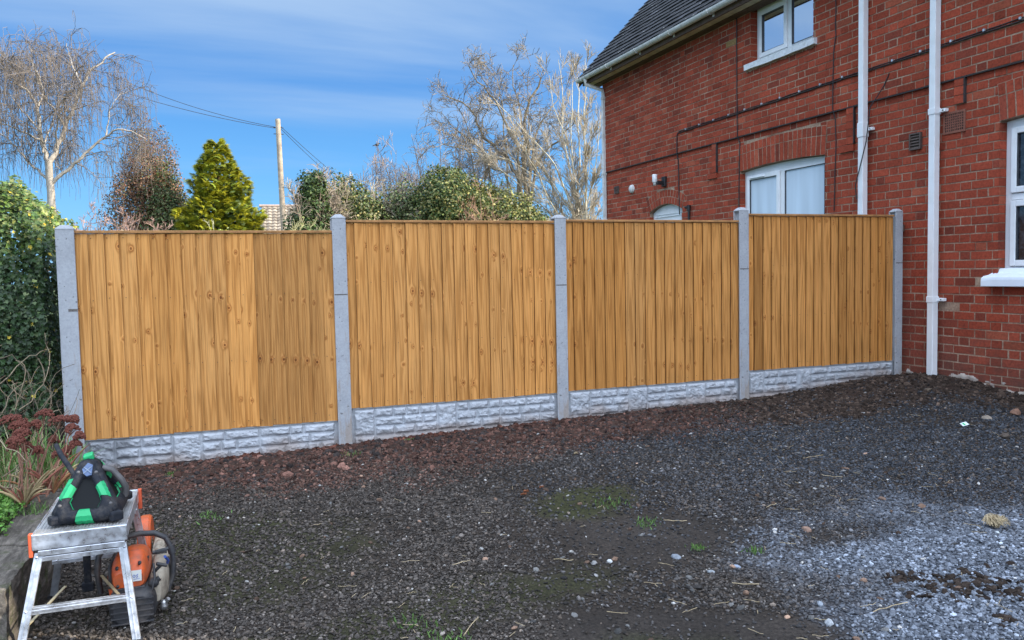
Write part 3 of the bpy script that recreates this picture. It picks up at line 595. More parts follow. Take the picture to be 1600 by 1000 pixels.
# mortar sheet with openings
yb_ = sorted({YN, YFAR} | {v for o in OPS for v in (o.y0, o.y1)}); zb_ = sorted({-.2, ZW, 3.243} | {v for o in OPS for v in (o.z0, o.z1 + o.rise)})
for i in range(len(yb_) - 1):
    for j in range(len(zb_) - 1):
        ym, zm = (yb_[i] + yb_[i + 1]) / 2, (zb_[j] + zb_[j + 1]) / 2
        if any(o.y0 < ym < o.y1 and o.z0 < zm < o.z1 + o.rise for o in OPS): continue
        xo = .022 if zm > 3.243 else 0
        WALL.add([(WX - xo, yb_[i], zb_[j]), (WX - xo, yb_[i + 1], zb_[j]), (WX - xo, yb_[i + 1], zb_[j + 1]), (WX - xo, yb_[i], zb_[j + 1])], [(0, 3, 2, 1)], 1)
WALL.add([(WX - .022, YN, 3.243), (WX + .01, YN, 3.243), (WX + .01, YFAR, 3.243), (WX - .022, YFAR, 3.243)], [(0, 1, 2, 3)], 1, (.3, .3, .3))
for o in OPS:   # jambs, head and sill lining in mortar
    zt2 = o.z1 + o.rise; XD = WX + .26
    for yy in (o.y0, o.y1): WALL.add([(WX - .02 if o.z0 > 3.2 else WX, yy, o.z0), (XD, yy, o.z0), (XD, yy, zt2), (WX - .02 if o.z0 > 3.2 else WX, yy, zt2)], [(0, 1, 2, 3)], 1)
    WALL.add([(WX, o.y0, zt2), (XD, o.y0, zt2), (XD, o.y1, zt2), (WX, o.y1, zt2)], [(0, 1, 2, 3)], 1)
    WALL.add([(WX, o.y0, o.z0), (XD, o.y0, o.z0), (XD, o.y1, o.z0), (WX, o.y1, o.z0)], [(0, 1, 2, 3)], 1)
# other walls of the house
WALL.add([(WX, YN, -.2), (13.7, YN, -.2), (13.7, YN, ZW), (WX, YN, ZW), (10.3, YN, 8.9)], [(0, 1, 2), (0, 2, 3), (3, 2, 4)], 1, (1, 1, 1))
WALL.add([(WX, YFAR, -.2), (13.7, YFAR, -.2), (13.7, YFAR, ZW), (WX, YFAR, ZW), (10.3, YFAR, 8.9)], [(2, 1, 0), (3, 2, 0), (4, 2, 3)], 1)
WALL.add([(13.7, YN, -.2), (13.7, YFAR, -.2), (13.7, YFAR, ZW), (13.7, YN, ZW)], [(0, 1, 2, 3)], 1)
def bcol(n, z, y):
    v = rng.lognormal(0, .11, n); base = np.array([.285, .054, .028])[None] * v[:, None]
    k = rng.random(n); base[k < .08] *= np.array([.70, .8, .9]); base[(k > .10) & (k < .17)] *= np.array([1.12, 1.45, 1.5]); base[(k > .17) & (k < .1707)] = np.array([.30, .19, .08])
    d = ss(1.25, .25, np.asarray(z) + (fbm(np.asarray(y) * 2.2, np.asarray(z) * 2.2, 0, 80, 4) - .5) * 1.3) * .6
    return base * (1 - d[:, None]) + d[:, None] * np.array([.125, .058, .044]) * v[:, None]
BQ = []
nrow0 = -42; 
for r in range(nrow0, 23):
    z0 = 3.243 + r * CO; z1 = z0 + CO
    if z0 < -.1 or z0 > ZW: continue
    cuts = [c_ for c_ in (o.cut(z0, z1) for o in OPS) if c_]
    y = YN - (LS + LH) + (r % 2) * ((LS + LH) / 2) + rng.normal(0, .004); k = 0
    while y < YFAR:
        L = LS if k % 2 == 0 else LH; a, b_ = y + rng.normal(0, .0015), y + L + rng.normal(0, .0015); y += L; k += 1
        iv = [(max(a, YN), min(b_, YFAR))]
        for c0, c1 in cuts:
            nv = []
            for p, q in iv:
                if q <= c0 or p >= c1: nv.append((p, q))
                else:
                    if p < c0: nv.append((p, c0 + .004))
                    if q > c1: nv.append((c1 - .004, q))
            iv = nv
        for p, q in iv:
            if q - p > .03: BQ.append((p, q, z0, min(z1, ZW), .022 if z0 > 3.2 else 0))
B = np.array(BQ); n = len(B); J = .0048; 
wob = (fbm(B[:, 0] * 1.1, B[:, 2] * .8, 0, 81, 3) - .5) * .012
y0, y1 = B[:, 0] + J, B[:, 1] - J; z0, z1 = B[:, 2] + J + wob, B[:, 3] - J + wob; pr = WX - B[:, 4] - rng.uniform(.0015, .006, n); bk_ = WX - B[:, 4] + .004
jt = lambda: rng.normal(0, .0011, n)
Q = []
for xx, sh in ((pr, .0022), (bk_, 0)):
    tl = rng.normal(0, .0008, n) if xx is pr else 0
    for yy, zz, sy, sz in ((y0, z0, 1, 1), (y1, z0, -1, 1), (y1, z1, -1, -1), (y0, z1, 1, -1)): Q.append(np.stack([xx + tl, yy + jt() + sh * sy, zz + jt() + sh * sz], 1))
V = np.stack(Q, 1).reshape(-1, 3); bf = np.array([(0, 3, 2, 1), (0, 1, 5, 4), (1, 2, 6, 5), (2, 3, 7, 6), (3, 0, 4, 7)])
F = (bf[None] + (np.arange(n) * 8)[:, None, None]).reshape(-1, 4); WALL.add(V, F, 0, np.repeat(bcol(n, B[:, 2], B[:, 0]), 5, 0))
def vbox(mb, P4, xf, xb, c):
    "prism on the wall plane from 4 (y,z) corners"
    V = [(xf, *p) for p in P4] + [(xb, *p) for p in P4]; mb.add(V, [(3, 2, 1, 0), (0, 1, 5, 4), (1, 2, 6, 5), (2, 3, 7, 6), (3, 0, 4, 7)], 0, c)
ws, wy = -1, None
for o in OPS:
    if o.rise:
        ang = math.asin(o.w / 2 / o.R); Rr = o.R
        # backing mortar between arch and square head
        for ri, rh in enumerate(o.rings):
            nb = int(round(2 * ang * (Rr + rh / 2) / .083)); da = 2 * ang / nb
            for k in range(nb):
                a0, a1 = -ang + k * da, -ang + (k + 1) * da; e = .0072 / Rr
                P4 = [(o.c + rr * math.sin(aa), o.cz + rr * math.cos(aa)) for rr, aa in ((Rr + .005, a0 + e), (Rr + .005, a1 - e), (Rr + rh - .006, a1 - e), (Rr + rh - .006, a0 + e))]
                P4 = [(p + rng.normal(0, .001), q + rng.normal(0, .0012)) for p, q in P4]
                vbox(WALL, P4, WX - rng.uniform(.0085, .011), WX + (.098 if ri == 0 else .004), bcol(1, [2.], [o.c])[0] * 1.08)
            Rr += rh
        # mortar body of the arch filling down to the intrados
        na = 16; V = []
        for k in range(na + 1):
            aa = -ang + 2 * ang * k / na
            for rr, xx in ((o.R + .002, WX - .0065), (o.R + sum(o.rings), WX - .0065), (o.R + .002, WX + .10), ): V.append((xx, o.c + rr * math.sin(aa), o.cz + rr * math.cos(aa)))
        WALL.add(V, [q for k in range(na) for q in ((3 * k, 3 * k + 1, 3 * k + 4, 3 * k + 3), (3 * k, 3 * k + 3, 3 * k + 5, 3 * k + 2))], 1)
    off = .022 if o.z0 > 3.2 else 0                                     # bricks on the jambs
    r = math.ceil((o.z0 - 3.243) / CO)
    while 3.243 + (r + 1) * CO < o.z1 + .02:
        za, zb2 = 3.243 + r * CO + J, 3.243 + (r + 1) * CO - J
        for yy, sg in ((o.y0, 1), (o.y1, -1)):
            WALL.box(WX - off - .006, WX + .098, min(yy, yy + sg * .005), max(yy, yy + sg * .005), za, zb2, 0, bcol(1, [za], [yy])[0])
        r += 1
# corner bricks on the far side, visible edge on
for r in range(-36, 22):
    WALL.box(WX + .0, WX + (.11 if r % 2 else .22), YFAR - .004, YFAR + .004, 3.243 + r * CO + J, 3.243 + (r + 1) * CO - J, 0, bcol(1, [1.5], [13.])[0])
# drip labels below the projecting course
for yy in (9.935, 7.30, 5.876):
    xs_ = WX - .022
    nk = 3 if yy < 6 else 5
    for k in range(nk): WALL.box(xs_ - .004, WX + .001, yy, yy + .108, 3.243 - (k + 1) * CO + J, 3.243 - k * CO - J * .4, 0, bcol(1, [2.], [9.])[0])
    WALL.box(WX - .018, WX + .001, yy + .002, yy + .106, 3.243 - nk * CO, 3.242, 1, (.6, .6, .6))
    if yy > 7: WALL.box(xs_ - .006, WX + .001, yy - .002, yy + .22, 3.243 - 6 * CO + J, 3.243 - 5 * CO - J, 0, bcol(1, [2.], [9.])[0] * .9)
DC = MB(); DC.box(WX - .030, WX - .003, YN, YFAR, 3.231, 3.2445)  # thin dark strips below the projecting course and beside the drip labels
for yy in (9.935, 7.30, 5.876): DC.box(WX - .031, WX - .001, yy - .014, yy - .001, 3.243 - (3 if yy < 6 else 5) * CO, 3.233)
# lime and render smears along the foot of the wall
m_lime = simple('old_render', (.36, .32, .28), .95, 0, .35, 14, .6, .006, dirt=(.16, .09, .07), dsc=11, damt=.9)
LM = MB(); us = np.arange(4.0, 6.55, .012); vs_ = np.arange(.05, .52, .012); U, Vv = np.meshgrid(us, vs_, indexing='ij')
edge_ = .285 + .10 * (fbm(U * 2.2, 0 * U, 0, 90, 4) - .4) + .05 * (fbm(U * 13, Vv * 13, 0, 91, 3) - .5) * 2 + .02; hole = fbm(U * 6, Vv * 12, 0, 92, 3)
th = .012 * ss(-.006, .02, edge_ + .035 - Vv) * ss(.60, .52, hole); XX = WX - .003 - th + .002 * fbm(U * 40, Vv * 40, 0, 93, 2); nv = len(vs_)
I = (np.arange(len(us) - 1)[:, None] * nv + np.arange(nv - 1)[None]).ravel(); okf = (th.reshape(-1)[I] > .0012)
LM.add(np.stack([XX, U, Vv], -1).reshape(-1, 3), np.stack([I, I + 1, I + nv + 1, I + nv], 1)[okf], 0, (1, 1, 1), True)
wall = WALL.build('wall', [m_brick, m_mort], house)
LM.build('render_smear', m_lime, wall); DC.build('dark_course_strip', simple('dark_strip', (.028, .022, .022), .8, 0, .4, 20), wall)
# ---- roof
m_tile = simple('roof_tile', (.017, .017, .020), .8, 0, .4, 30, .5, .004, dirt=(.30, .30, .27), dsc=16, damt=.0, useattr=True)
SL = math.atan(1.05); cs, sn = math.cos(SL), math.sin(SL); ex, ez = 6.49, 4.965; Ls = (10.3 - ex) / cs; TW, TG_ = .21, .155
RF = MB(); nr_ = int(Ls / TG_); nc = int((YFAR + .30 - (YN - .005)) / TW)
r_, c_ = np.meshgrid(np.arange(nr_ + 1), np.arange(nc + 1), indexing='ij'); r_, c_ = r_.ravel(), c_.ravel(); n = len(r_)
ya = YN - .005 + c_ * TW - (r_ % 2) * TW / 2; yb2 = ya + TW - .004; ya = np.maximum(ya, YN - .005); yb2 = np.minimum(yb2, YFAR + .27 + rng.normal(0, .004, n)); d0 = r_ * TG_ + rng.normal(0, .006, n); d1 = d0 + TG_ + .05
lift = rng.uniform(0, .008, n) ; h0 = .026 + lift; h1 = .006
def rp(d, h): return ex + d * cs - h * sn, ez + d * sn + h * cs
Q = []
for d, h in ((d0, h0), (d1, h1 + 0 * d0), (d0, h0 - .014), (d1, h1 - .014 + 0 * d0)):
    X_, Z_ = rp(d, h); Q += [np.stack([X_, ya, Z_ + rng.normal(0, .002, n)], 1), np.stack([X_, yb2, Z_ + rng.normal(0, .002, n)], 1)]
V = np.stack(Q, 1).reshape(-1, 3); bf = np.array([(0, 2, 3, 1), (0, 1, 5, 4), (0, 4, 6, 2), (1, 3, 7, 5)]); F = (bf[None] + (np.arange(n) * 8)[:, None, None]).reshape(-1, 4)
ok = (yb2 > ya + .02); tcol = rng.lognormal(0, .25, (n, 1)) * np.ones(3); w_ = rng.random(n) < .05; tcol[w_] *= 2.2
F = F.reshape(n, 4, 4)[ok].reshape(-1, 4); RF.add(V, F, 0, np.repeat(tcol[ok], 4, 0))
# flecks of pale lichen on the tiles
k = rng.integers(0, n, 420); X_, Z_ = rp(d0[k] + rng.uniform(0, .02, 420), h0[k] + .0015); yy = ya[k] + rng.uniform(.02, .17, 420); ln = rng.uniform(.01, .045, 420)
V = np.stack([np.stack([X_, yy, Z_], 1), np.stack([X_, yy + ln, Z_], 1), np.stack([X_ + .02 * cs, yy + ln * .8, Z_ + .02 * sn - .003], 1), np.stack([X_ + .02 * cs, yy, Z_ + .02 * sn - .003], 1)], 1).reshape(-1, 3)
RF.add(V, np.arange(420 * 4).reshape(-1, 4), 1)
V = [(ex, YN - .002, ez), (10.3, YN - .002, ez + Ls * sn), (10.3, YFAR + .25, ez + Ls * sn), (ex, YFAR + .25, ez)]; RF.add(V, [(0, 3, 2, 1)], 0, (.6, .6, .6))
RF.add([(10.3, YN - .002, ez + Ls * sn), (14.1, YN - .002, ez), (14.1, YFAR + .25, ez), (10.3, YFAR + .25, ez + Ls * sn)], [(0, 3, 2, 1)], 0, (1, 1, 1))
RF.tube([(10.3, YN - .005, ez + Ls * sn + .02), (10.3, YFAR + .27, ez + Ls * sn + .02)], .11, 10, 0, (1, 1, 1))
RF.box(10.9, 11.6, 4.0, 5.1, 8.0, 10.2, 0, (3, 1.2, .9))
m_lich = simple('lichen', (.5, .5, .46), .9)
roof = RF.build('roof', [m_tile, m_lich], house)
m_white = simple('white_plastic', (.74, .76, .78), .35, 0, .04, 3, 0, .001, dirt=(.45, .45, .40), dsc=7, damt=.22)
m_gut = simple('weathered_plastic', (.60, .61, .60), .5, 0, .12, 6, .2, .001, dirt=(.22, .22, .18), dsc=12, damt=.55)
m_brown = simple('stained_timber', (.10, .062, .045), .8, 0, .3, 14); m_cream = simple('soffit_board', (.55, .49, .36), .8, 0, .18, 8, 0, .001, dirt=(.25, .2, .15), dsc=6, damt=.5)
VG = MB()                                             # verge boards and eaves boxing
VG.add([(ex, YFAR + .25, ez - .16), (10.3, YFAR + .25, ez + Ls * sn - .16), (10.3, YFAR + .25, ez + Ls * sn - .002), (ex, YFAR + .25, ez - .002)], [(3, 2, 1, 0)], 0, (1, 1, 1)); VG.build('verge_board', m_brown, house)
mb = MB(); mb.box(ex + .075, ex + .10, YN - .005, YFAR + .24, ez - .125, ez + .03, 0); mb.build('fascia', m_brown, house)
mb = MB(); mb.box(ex + .105, ex + .235, YN - .005, YFAR + .24, ez - .118, ez - .10, 0); mb.build('soffit', m_cream, house)
mb = MB(); mb.box(ex + .24, WX + .02, YN - .005, YFAR + .24, ez - .13, ez - .085, 0); mb.build('eaves_timber', m_brown, house)
GT = MB(); gr_ = .056; gxc, gzc = ex + .012, ez - .008; a_ = np.linspace(math.pi, 2 * math.pi, 9)
pts = [(gxc + gr_ * math.cos(q), gzc + gr_ * math.sin(q) * 1.1) for q in a_] + [(gxc + (gr_ - .004) * math.cos(q), gzc + (gr_ - .004) * math.sin(q) * 1.1) for q in a_[::-1]]
n = len(pts); yA, yB = YN - .005, YFAR + .30; V = [(p, yA, q) for p, q in pts] + [(p, yB, q) for p, q in pts]; GT.add(V, [(k, k + n, (k + 1) % n + n, (k + 1) % n) for k in range(n)], 0, (1, 1, 1), False)
GT.add([(p, yB, q) for p, q in pts[:9]] + [(gxc, yB, gzc)], [(k, k + 1, 9) for k in range(8)], 0); gut = GT.build('gutter', m_gut, house)
for yy in [YFAR + .1 - k * 1.0 for k in range(13)]:
    mb = MB(); mb.tube([(gxc + (gr_ + .004) * math.cos(q), yy, gzc + (gr_ + .004) * math.sin(q) * 1.1) for q in a_], .008, 4); mb.box(gxc + .05, gxc + .075, yy - .015, yy + .015, gzc - .09, gzc + .01); mb.build('gutter_bracket', m_gut, gut)
# ---- windows
m_refl, t, b = mat('window_glass', (.02, .025, .03), .03, 0, .6)
gl = N(t, 'ShaderNodeBsdfGlossy'); gl.inputs['Roughness'].default_value = .02; gl.inputs['Color'].default_value = (.9, .95, 1.0, 1); ms = N(t, 'ShaderNodeMixShader'); ms.inputs[0].default_value = .72
bw = noise(t, 1.5, 2, .5, ocoord(t)); bn = N(t, 'ShaderNodeBump'); bn.inputs['Strength'].default_value = .08; bn.inputs['Distance'].default_value = .02; t.links.new(bw, bn.inputs['Height']); t.links.new(bn.outputs[0], gl.inputs['Normal'])
t.links.new(b.outputs[0], ms.inputs[1]); t.links.new(gl.outputs[0], ms.inputs[2]); t.links.new(ms.outputs[0], t.nodes['Material Output'].inputs[0])
m_frost, t, b = mat('blind_behind_glass', (.56, .66, .74), .08, 0, .6); t.links.new(mix(t, 'MULTIPLY', 1.0, (.56, .65, .73), ramp(t, noise(t, 1.0, 2, .5, ocoord(t, (1, 5, .4))), [(.35, .86), (.65, 1.08)])), b.inputs['Base Color'])
m_curt = simple('net_curtain', (.42, .44, .48), .9, 0, .3, 30); m_room = simple('dark_room', (.012, .013, .015), .9); m_patt, t, b = mat('patterned_glass', (.02, .02, .025), .1, 0, .6)
t.links.new(ramp(t, noise(t, 20, 5, .7, ocoord(t)), [(.45, (.012, .013, .018)), (.75, (.06, .068, .085))]), b.inputs['Base Color'])
m_gask = simple('window_gasket', (.05, .055, .065), .6); m_sill = simple('painted_stone', (.66, .69, .72), .7, 0, .1, 20, .5, .003, dirt=(.33, .33, .30), dsc=22, damt=.4)
def frame_bars(mb, y0, y1, z0, z1, w, xa, xb, m=0):
    mb.box(xa, xb, y0, y0 + w, z0, z1, m); mb.box(xa, xb, y1 - w, y1, z0, z1, m); mb.box(xa, xb, y0 + w, y1 - w, z0, z0 + w, m); mb.box(xa, xb, y0 + w, y1 - w, z1 - w, z1, m)
def casement(win, y0, y1, z0, z1, X, gm, w=.055, sash=True, back=m_room):
    if sash: cs_ = MB(); frame_bars(cs_, y0, y1, z0, z1, w, X - .022, X + .03); cs_ = cs_.build('casement', m_white, win, bevel=.006)
    else: w = .012; cs_ = MB(); frame_bars(cs_, y0, y1, z0, z1, w, X - .004, X + .03); cs_ = cs_.build('glazing_bead', m_white, win, bevel=.003)
    mb = MB(); frame_bars(mb, y0 + w, y1 - w, z0 + w, z1 - w, .006, X - .0235 + (.01 if sash else .012), X + .02, 1); mb.box(X + .006, X + .012, y0 + w + .004, y1 - w - .004, z0 + w + .004, z1 - w - .004, 0)
    mb.build('pane', [gm, m_gask], win)
def window(o, mull, trans, panes, label=None):
    X = WX + .075; mb = MB(); zt2 = o.z1 + o.rise - .004; y0, y1 = o.y0 + .006, o.y1 - .006; W_ = .062
    frame_bars(mb, y0, y1, o.z0 + .003, o.z1 - .01, W_, X, X + .07)
    for ym in mull: mb.box(X - .003, X + .067, ym - .035, ym + .035, o.z0 + W_, o.z1 - .01 - W_)
    for za in trans: mb.box(X - .006, X + .064, y0 + W_, y1 - W_, za - .03, za + .03)
    if o.rise:  # shaped board up to the arch
        V = [(X + .004, y0, o.z1 - .012), (X + .004, y1, o.z1 - .012)]; na = 14; ang = math.asin((o.w / 2 - .006) / o.R)
        P_ = [(X + .004, o.c + o.R * math.sin(q), o.cz + o.R * math.cos(q) - .003) for q in np.linspace(-ang, ang, na + 1)]
        for k in range(na): mb.add([P_[k], P_[k + 1], (X + .004, P_[k + 1][1], o.z1 - .02), (X + .004, P_[k][1], o.z1 - .02)], [(0, 1, 2, 3)])
    w = mb.build('window', m_white, house, bevel=.004); w['label'] = label
    for (a, b_, c_, d_, gm, sash) in panes: casement(w, a, b_, c_, d_, X - .004, gm, .055, sash)
    rm = MB(); rm.add([(X + .30, y0, o.z0), (X + .30, y1, o.z0), (X + .30, y1, zt2), (X + .30, y0, zt2)], [(0, 1, 2, 3)]); rm.build('room_behind', m_room, w)
    return w
o = OPS[0]; wl = window(o, [8.62], [], [(8.665, 9.335, 1.42, 2.695, m_frost, True), (7.835, 8.575, 1.42, 2.695, m_frost, False)], 'white two light window with pale blinds below a brick arch')
mb = MB(); mb.box(WX + .03, WX + .056, 8.95, 9.25, 2.655, 2.669); mb.build('trickle_vent', m_white, wl, bevel=.004)
mb = MB(); mb.box(WX - .05, WX + .08, o.y0 - .1, o.y1 + .1, 1.24, 1.352); mb.build('sill', m_sill, wl, bevel=.02)
o = OPS[1]; wu = window(o, [8.48], [4.845], [(8.52, 9.07, 4.215, 4.81, m_refl, True), (8.01, 8.445, 4.215, 4.81, m_refl, False), (8.52, 9.07, 4.875, 4.985, m_refl, False), (8.01, 8.445, 4.875, 4.985, m_refl, False)], 'white first floor window reflecting the sky')
mb = MB(); mb.box(WX + .088, WX + .090, 8.925, 9.01, 4.27, 4.76); mb.build('net_curtain', m_curt, wu)
mb = MB(); v = []
for k, yk in enumerate(np.linspace(7.88, 9.22, 12)): v += [(WX - .075, yk, 4.075 + rng.normal(0, .003)), (WX - .078, yk, 4.150 + rng.normal(0, .002)), (WX + .08, yk, 4.162), (WX + .0, yk, 4.075)]
mb.add(v, [(4 * k + a, 4 * k + 4 + a, 4 * k + 4 + (a + 1) % 4, 4 * k + (a + 1) % 4) for k in range(11) for a in range(4)] + [(3, 2, 1, 0), (44, 45, 46, 47)]); mb.build('sill', m_sill, wu)
mb = MB()
v = []
for y_ in np.linspace(7.93, 9.22, 60): v += [(WX - .03 - rng.uniform(0, .012), y_, 4.08), (WX - .028 - rng.uniform(0, .014), y_, 4.062 - rng.uniform(0, .020)), (WX - .02, y_, 4.055)]
mb.add(v, [(3 * k + a, 3 * k + 3 + a, 3 * k + 4 + a, 3 * k + 1 + a) for k in range(59) for a in (0, 1)])
mb.build('crumbled_mortar', m_mort, wu)
o = OPS[3]; wr = window(o, [4.68], [2.055], [(4.73, 5.435, 1.42, 2.02, m_patt, True), (3.92, 4.63, 1.42, 2.02, m_patt, True), (4.73, 5.435, 2.09, 2.68, m_patt, True), (3.92, 4.63, 2.09, 2.68, m_patt, True)], 'white window at the right edge with dark patterned panes')
mb = MB(); prf = [(WX + .08, 1.36), (WX + .02, 1.405), (WX + .0, 1.36), (WX - .07, 1.345), (WX - .10, 1.325), (WX - .105, 1.30), (WX - .105, 1.237), (WX + .02, 1.237)]; n = len(prf)
V = [(p, 3.75, q) for p, q in prf] + [(p, 5.50, q) for p, q in prf] + [(p if p > WX - .0 else p + .0, 5.60, q - (.0 if q < 1.3 else .012)) for p, q in prf]
V[16 + 1] = (WX - .01, 5.60, 1.34); V[16] = (WX - .005, 5.60, 1.33); V[17 + 1] = (WX - .03, 5.60, 1.34)
mb.add(V, [(a + j * n, (a + 1) % n + j * n, (a + 1) % n + n + j * n, a + n + j * n) for j in (0, 1) for a in range(n)]); mb.raw(V[16:], [(0, 1, 2, 3), (0, 3, 4, 5), (0, 5, 6, 7)]); mb.build('sill', simple('painted_sill', (.70, .76, .83), .5, 0, .04, 8, .1, .002), wr, bevel=.012, seg=3)
# ---- door
o = OPS[2]; X = WX + .07; mb = MB(); y0, y1 = o.y0 + .004, o.y1 - .004
mb.box(X, X + .07, y0, y0 + .06, .1, o.z1); mb.box(X, X + .07, y1 - .06, y1, .1, o.z1); mb.box(X, X + .07, y0 + .06, y1 - .06, o.z1 - .04, o.z1 + .0)
ang = math.asin((o.w / 2 - .004) / o.R); P_ = [(X + .002, o.c + o.R * math.sin(q), o.cz + o.R * math.cos(q) - .003) for q in np.linspace(-ang, ang, 17)]
for k in range(16): mb.add([P_[k], P_[k + 1], (X + .002, P_[k + 1][1], o.z1 - .02), (X + .002, P_[k][1], o.z1 - .02)], [(0, 1, 2, 3)])
dr = mb.build('door_frame', m_white, house)
mb = MB(); mb.box(X + .012, X + .055, y0 + .065, y1 - .065, .12, o.z1 - .045); mb.build('door', m_white, dr)
mb = MB(); frame_bars(mb, y0 + .06, y1 - .06, o.z1 - .085, o.z1 - .035, .012, X - .004, X + .02); mb.build('door_panel_beading', m_white, dr, bevel=.003)
# ---- pipes, cables, vents
def pipe(yy, zA, zB, brk, nm='downpipe', lab=None, xo=.075):
    mb = MB(); w = .036; mb.box(WX - xo - w, WX - xo + w, yy - w, yy + w, zA, zB); p = mb.build(nm, m_white, house, bevel=.006)
    if lab: p['label'] = lab
    for zz in brk:
        mb = MB(); mb.box(WX - xo - w - .006, WX - xo + w + .006, yy - w - .006, yy + w + .006, zz - .03, zz + .03); mb.box(WX - .06, WX - .012, yy - w - .075, yy - w - .004, zz - .016, zz + .016); mb.build('pipe_bracket', m_white, p, bevel=.004)
        mb = MB(); mb.lathe([(.0001, WX - .068), (.007, WX - .066), (.007, WX - .058)], yy - w - .05, zz, 8, 0, (1, 1, 1), 'x'); mb.build('screw', m_dark, p)
    return p
pipe(6.165, .20, 5.0, (1.10, 2.96), lab='white square downpipe on the right, reaching the ground')
pl_ = pipe(7.105, .15, 4.95, (2.94,), lab='white square downpipe running down behind the fence'); mb = MB(); mb.box(WX - .118, WX - .032, 7.062, 7.148, 2.86, 3.02); mb.build('pipe_socket', m_white, pl_, bevel=.006)
m_gp = m_gut; mb = MB(); mb.box(WX - .075, WX - .015, 13.36, 13.42, .15, 4.62); pf = mb.build('downpipe', m_gp, house, bevel=.008); pf['label'] = 'weathered downpipe at the far corner with a swan neck'
mb = MB(); mb.tube([(gxc, 13.45, gzc - .05), (gxc, 13.45, gzc - .14), (WX - .06, 13.395, 4.72), (WX - .045, 13.39, 4.64), (WX - .045, 13.39, 4.56)], [.038, .036, .036, .036, .040], 8); mb.build('swan_neck', m_gp, pf)
for zz in (4.55, 3.2, 2.35): mb = MB(); mb.box(WX - .082, WX - .008, 13.353, 13.427, zz, zz + .05); mb.build('pipe_bracket', m_gp, pf, bevel=.004)
m_cab = simple('black_cable', (.012, .012, .014), .5, 0, .2); m_clip = simple('cable_clip', (.62, .62, .62), .3, .7)
def wline(P, r, name, m=m_cab, xo=.012, lab=None):
    "cable along the wall from (y, z) points"
    mb = MB(); pts = []
    P = np.array(P, float); 
    for k in range(len(P) - 1):
        nseg = max(2, int(np.hypot(*(P[k + 1] - P[k])) / .12)); 
        for j in range(nseg): q = P[k] + (P[k + 1] - P[k]) * j / nseg; pts.append((WX - xo - (.022 if q[1] > 3.235 else 0) - rng.random() * .003, q[0] + rng.normal(0, .0022), q[1] + rng.normal(0, .0022)))
    q = P[-1]; pts.append((WX - xo - (.022 if q[1] > 3.235 else 0), q[0], q[1])); mb.tube(pts, r, 5); o_ = mb.build(name, m, house)
    if lab: o_['label'] = lab
    return o_
cb_ = wline([(10.92, 3.54), (9.0, 3.555), (7.0, 3.575), (4.0, 3.60)], .0075, 'cable', lab='bundle of black cables clipped across the wall'); wline([(10.90, 3.565), (8.0, 3.585), (4.0, 3.625)], .006, 'cable', xo=.010)
for yk in np.arange(4.2, 10.9, .36): mb = MB(); zc_ = 3.54 + (10.92 - yk) * .009; mb.box(WX - .052, WX - .020, yk, yk + .02, zc_ + .012, zc_ + .034); mb.build('cable_clip', m_clip, cb_)
wline([(10.92, 3.54), (10.95, 3.50), (10.945, 3.0), (10.93, 2.45), (10.925, 2.30)], .0085, 'cable', lab='thin black cable dropping to the door'); wline([(9.43, 5.0), (9.425, 3.24), (9.40, 3.16), (9.43, 2.1)], .007, 'cable'); wline([(7.56, 5.0), (7.57, 4.1), (7.60, 3.9), (7.615, 3.4), (7.58, 2.9), (7.61, 2.1)], .006, 'cable')
px_ = [onq for onq in ((1379, 114), (1371, 133), (1360, 168), (1354, 221), (1344, 262), (1337, 290), (1339, 311))]
def onwall(u, v, X=WX):
    r = fw + rt * ((u - 800) / FPX) + up * ((500 - v) / FPX); k = X / r.x; return (k * r.y, CZ + k * r.z)
LW = MB(); pw = [onwall(u, v, WX - .12) for u, v in px_]; LW.tube([(WX - (.03 if k < 2 else .125), y_, z_) for k, (y_, z_) in enumerate(pw)], .006, 5); LW.build('loose_wire', m_cab, house)
m_terra = simple('air_brick', (.20, .075, .048), .85, 0, .3, 40); m_vent = simple('brown_vent', (.085, .06, .05), .6, 0, .2)
mb = MB(); frame_bars(mb, 5.865, 6.115, 2.725, 2.935, .02, WX - .016, WX + .01)
for k in range(1, 10): mb.box(WX - .014, WX, 5.885 + k * .021 - .004, 5.885 + k * .021 + .004, 2.745, 2.915)
for k in range(1, 7): mb.box(WX - .0145, WX - .0005, 5.885, 6.095, 2.745 + k * .0245 - .004, 2.745 + k * .0245 + .004)
mb.box(WX - .009, WX - .006, 5.88, 6.10, 2.74, 2.92, 1); v_ = mb.build('air_brick', [m_terra, m_room], house)
mb = MB(); frame_bars(mb, 6.37, 6.515, 2.63, 2.80, .014, WX - .035, WX)
for k in range(5): mb.add([(WX - .032, 6.384, 2.645 + k * .029), (WX - .032, 6.501, 2.645 + k * .029), (WX - .010, 6.501, 2.672 + k * .029), (WX - .010, 6.384, 2.672 + k * .029)], [(0, 1, 2, 3)])
mb.box(WX - .009, WX, 6.38, 6.505, 2.64, 2.79); mb.build('louvre_vent', m_vent, house)
mb = MB(); frame_bars(mb, 12.90, 13.06, 2.83, 2.95, .014, WX - .022, WX); [mb.box(WX - .018, WX, 12.91, 13.05, 2.85 + k * .024, 2.862 + k * .024) for k in range(4)]; mb.build('louvre_vent', m_vent, house)['label'] = 'small vent at the far end of the wall'
mb = MB(); mb.box(WX - .05, WX, 11.30, 11.40, 2.77, 2.93); mb.box(WX - .16, WX - .04, 11.33, 11.37, 2.80, 2.86); sc2 = mb.build('security_light', m_cab, house, bevel=.01)
mb = MB(); mb.lathe([(.001, 2.835), (.034, 2.838), (.040, 2.85), (.040, 2.955), (.034, 2.968), (.001, 2.97)], WX - .165, 11.40, 16); mb.build('light_head', m_white, sc2)
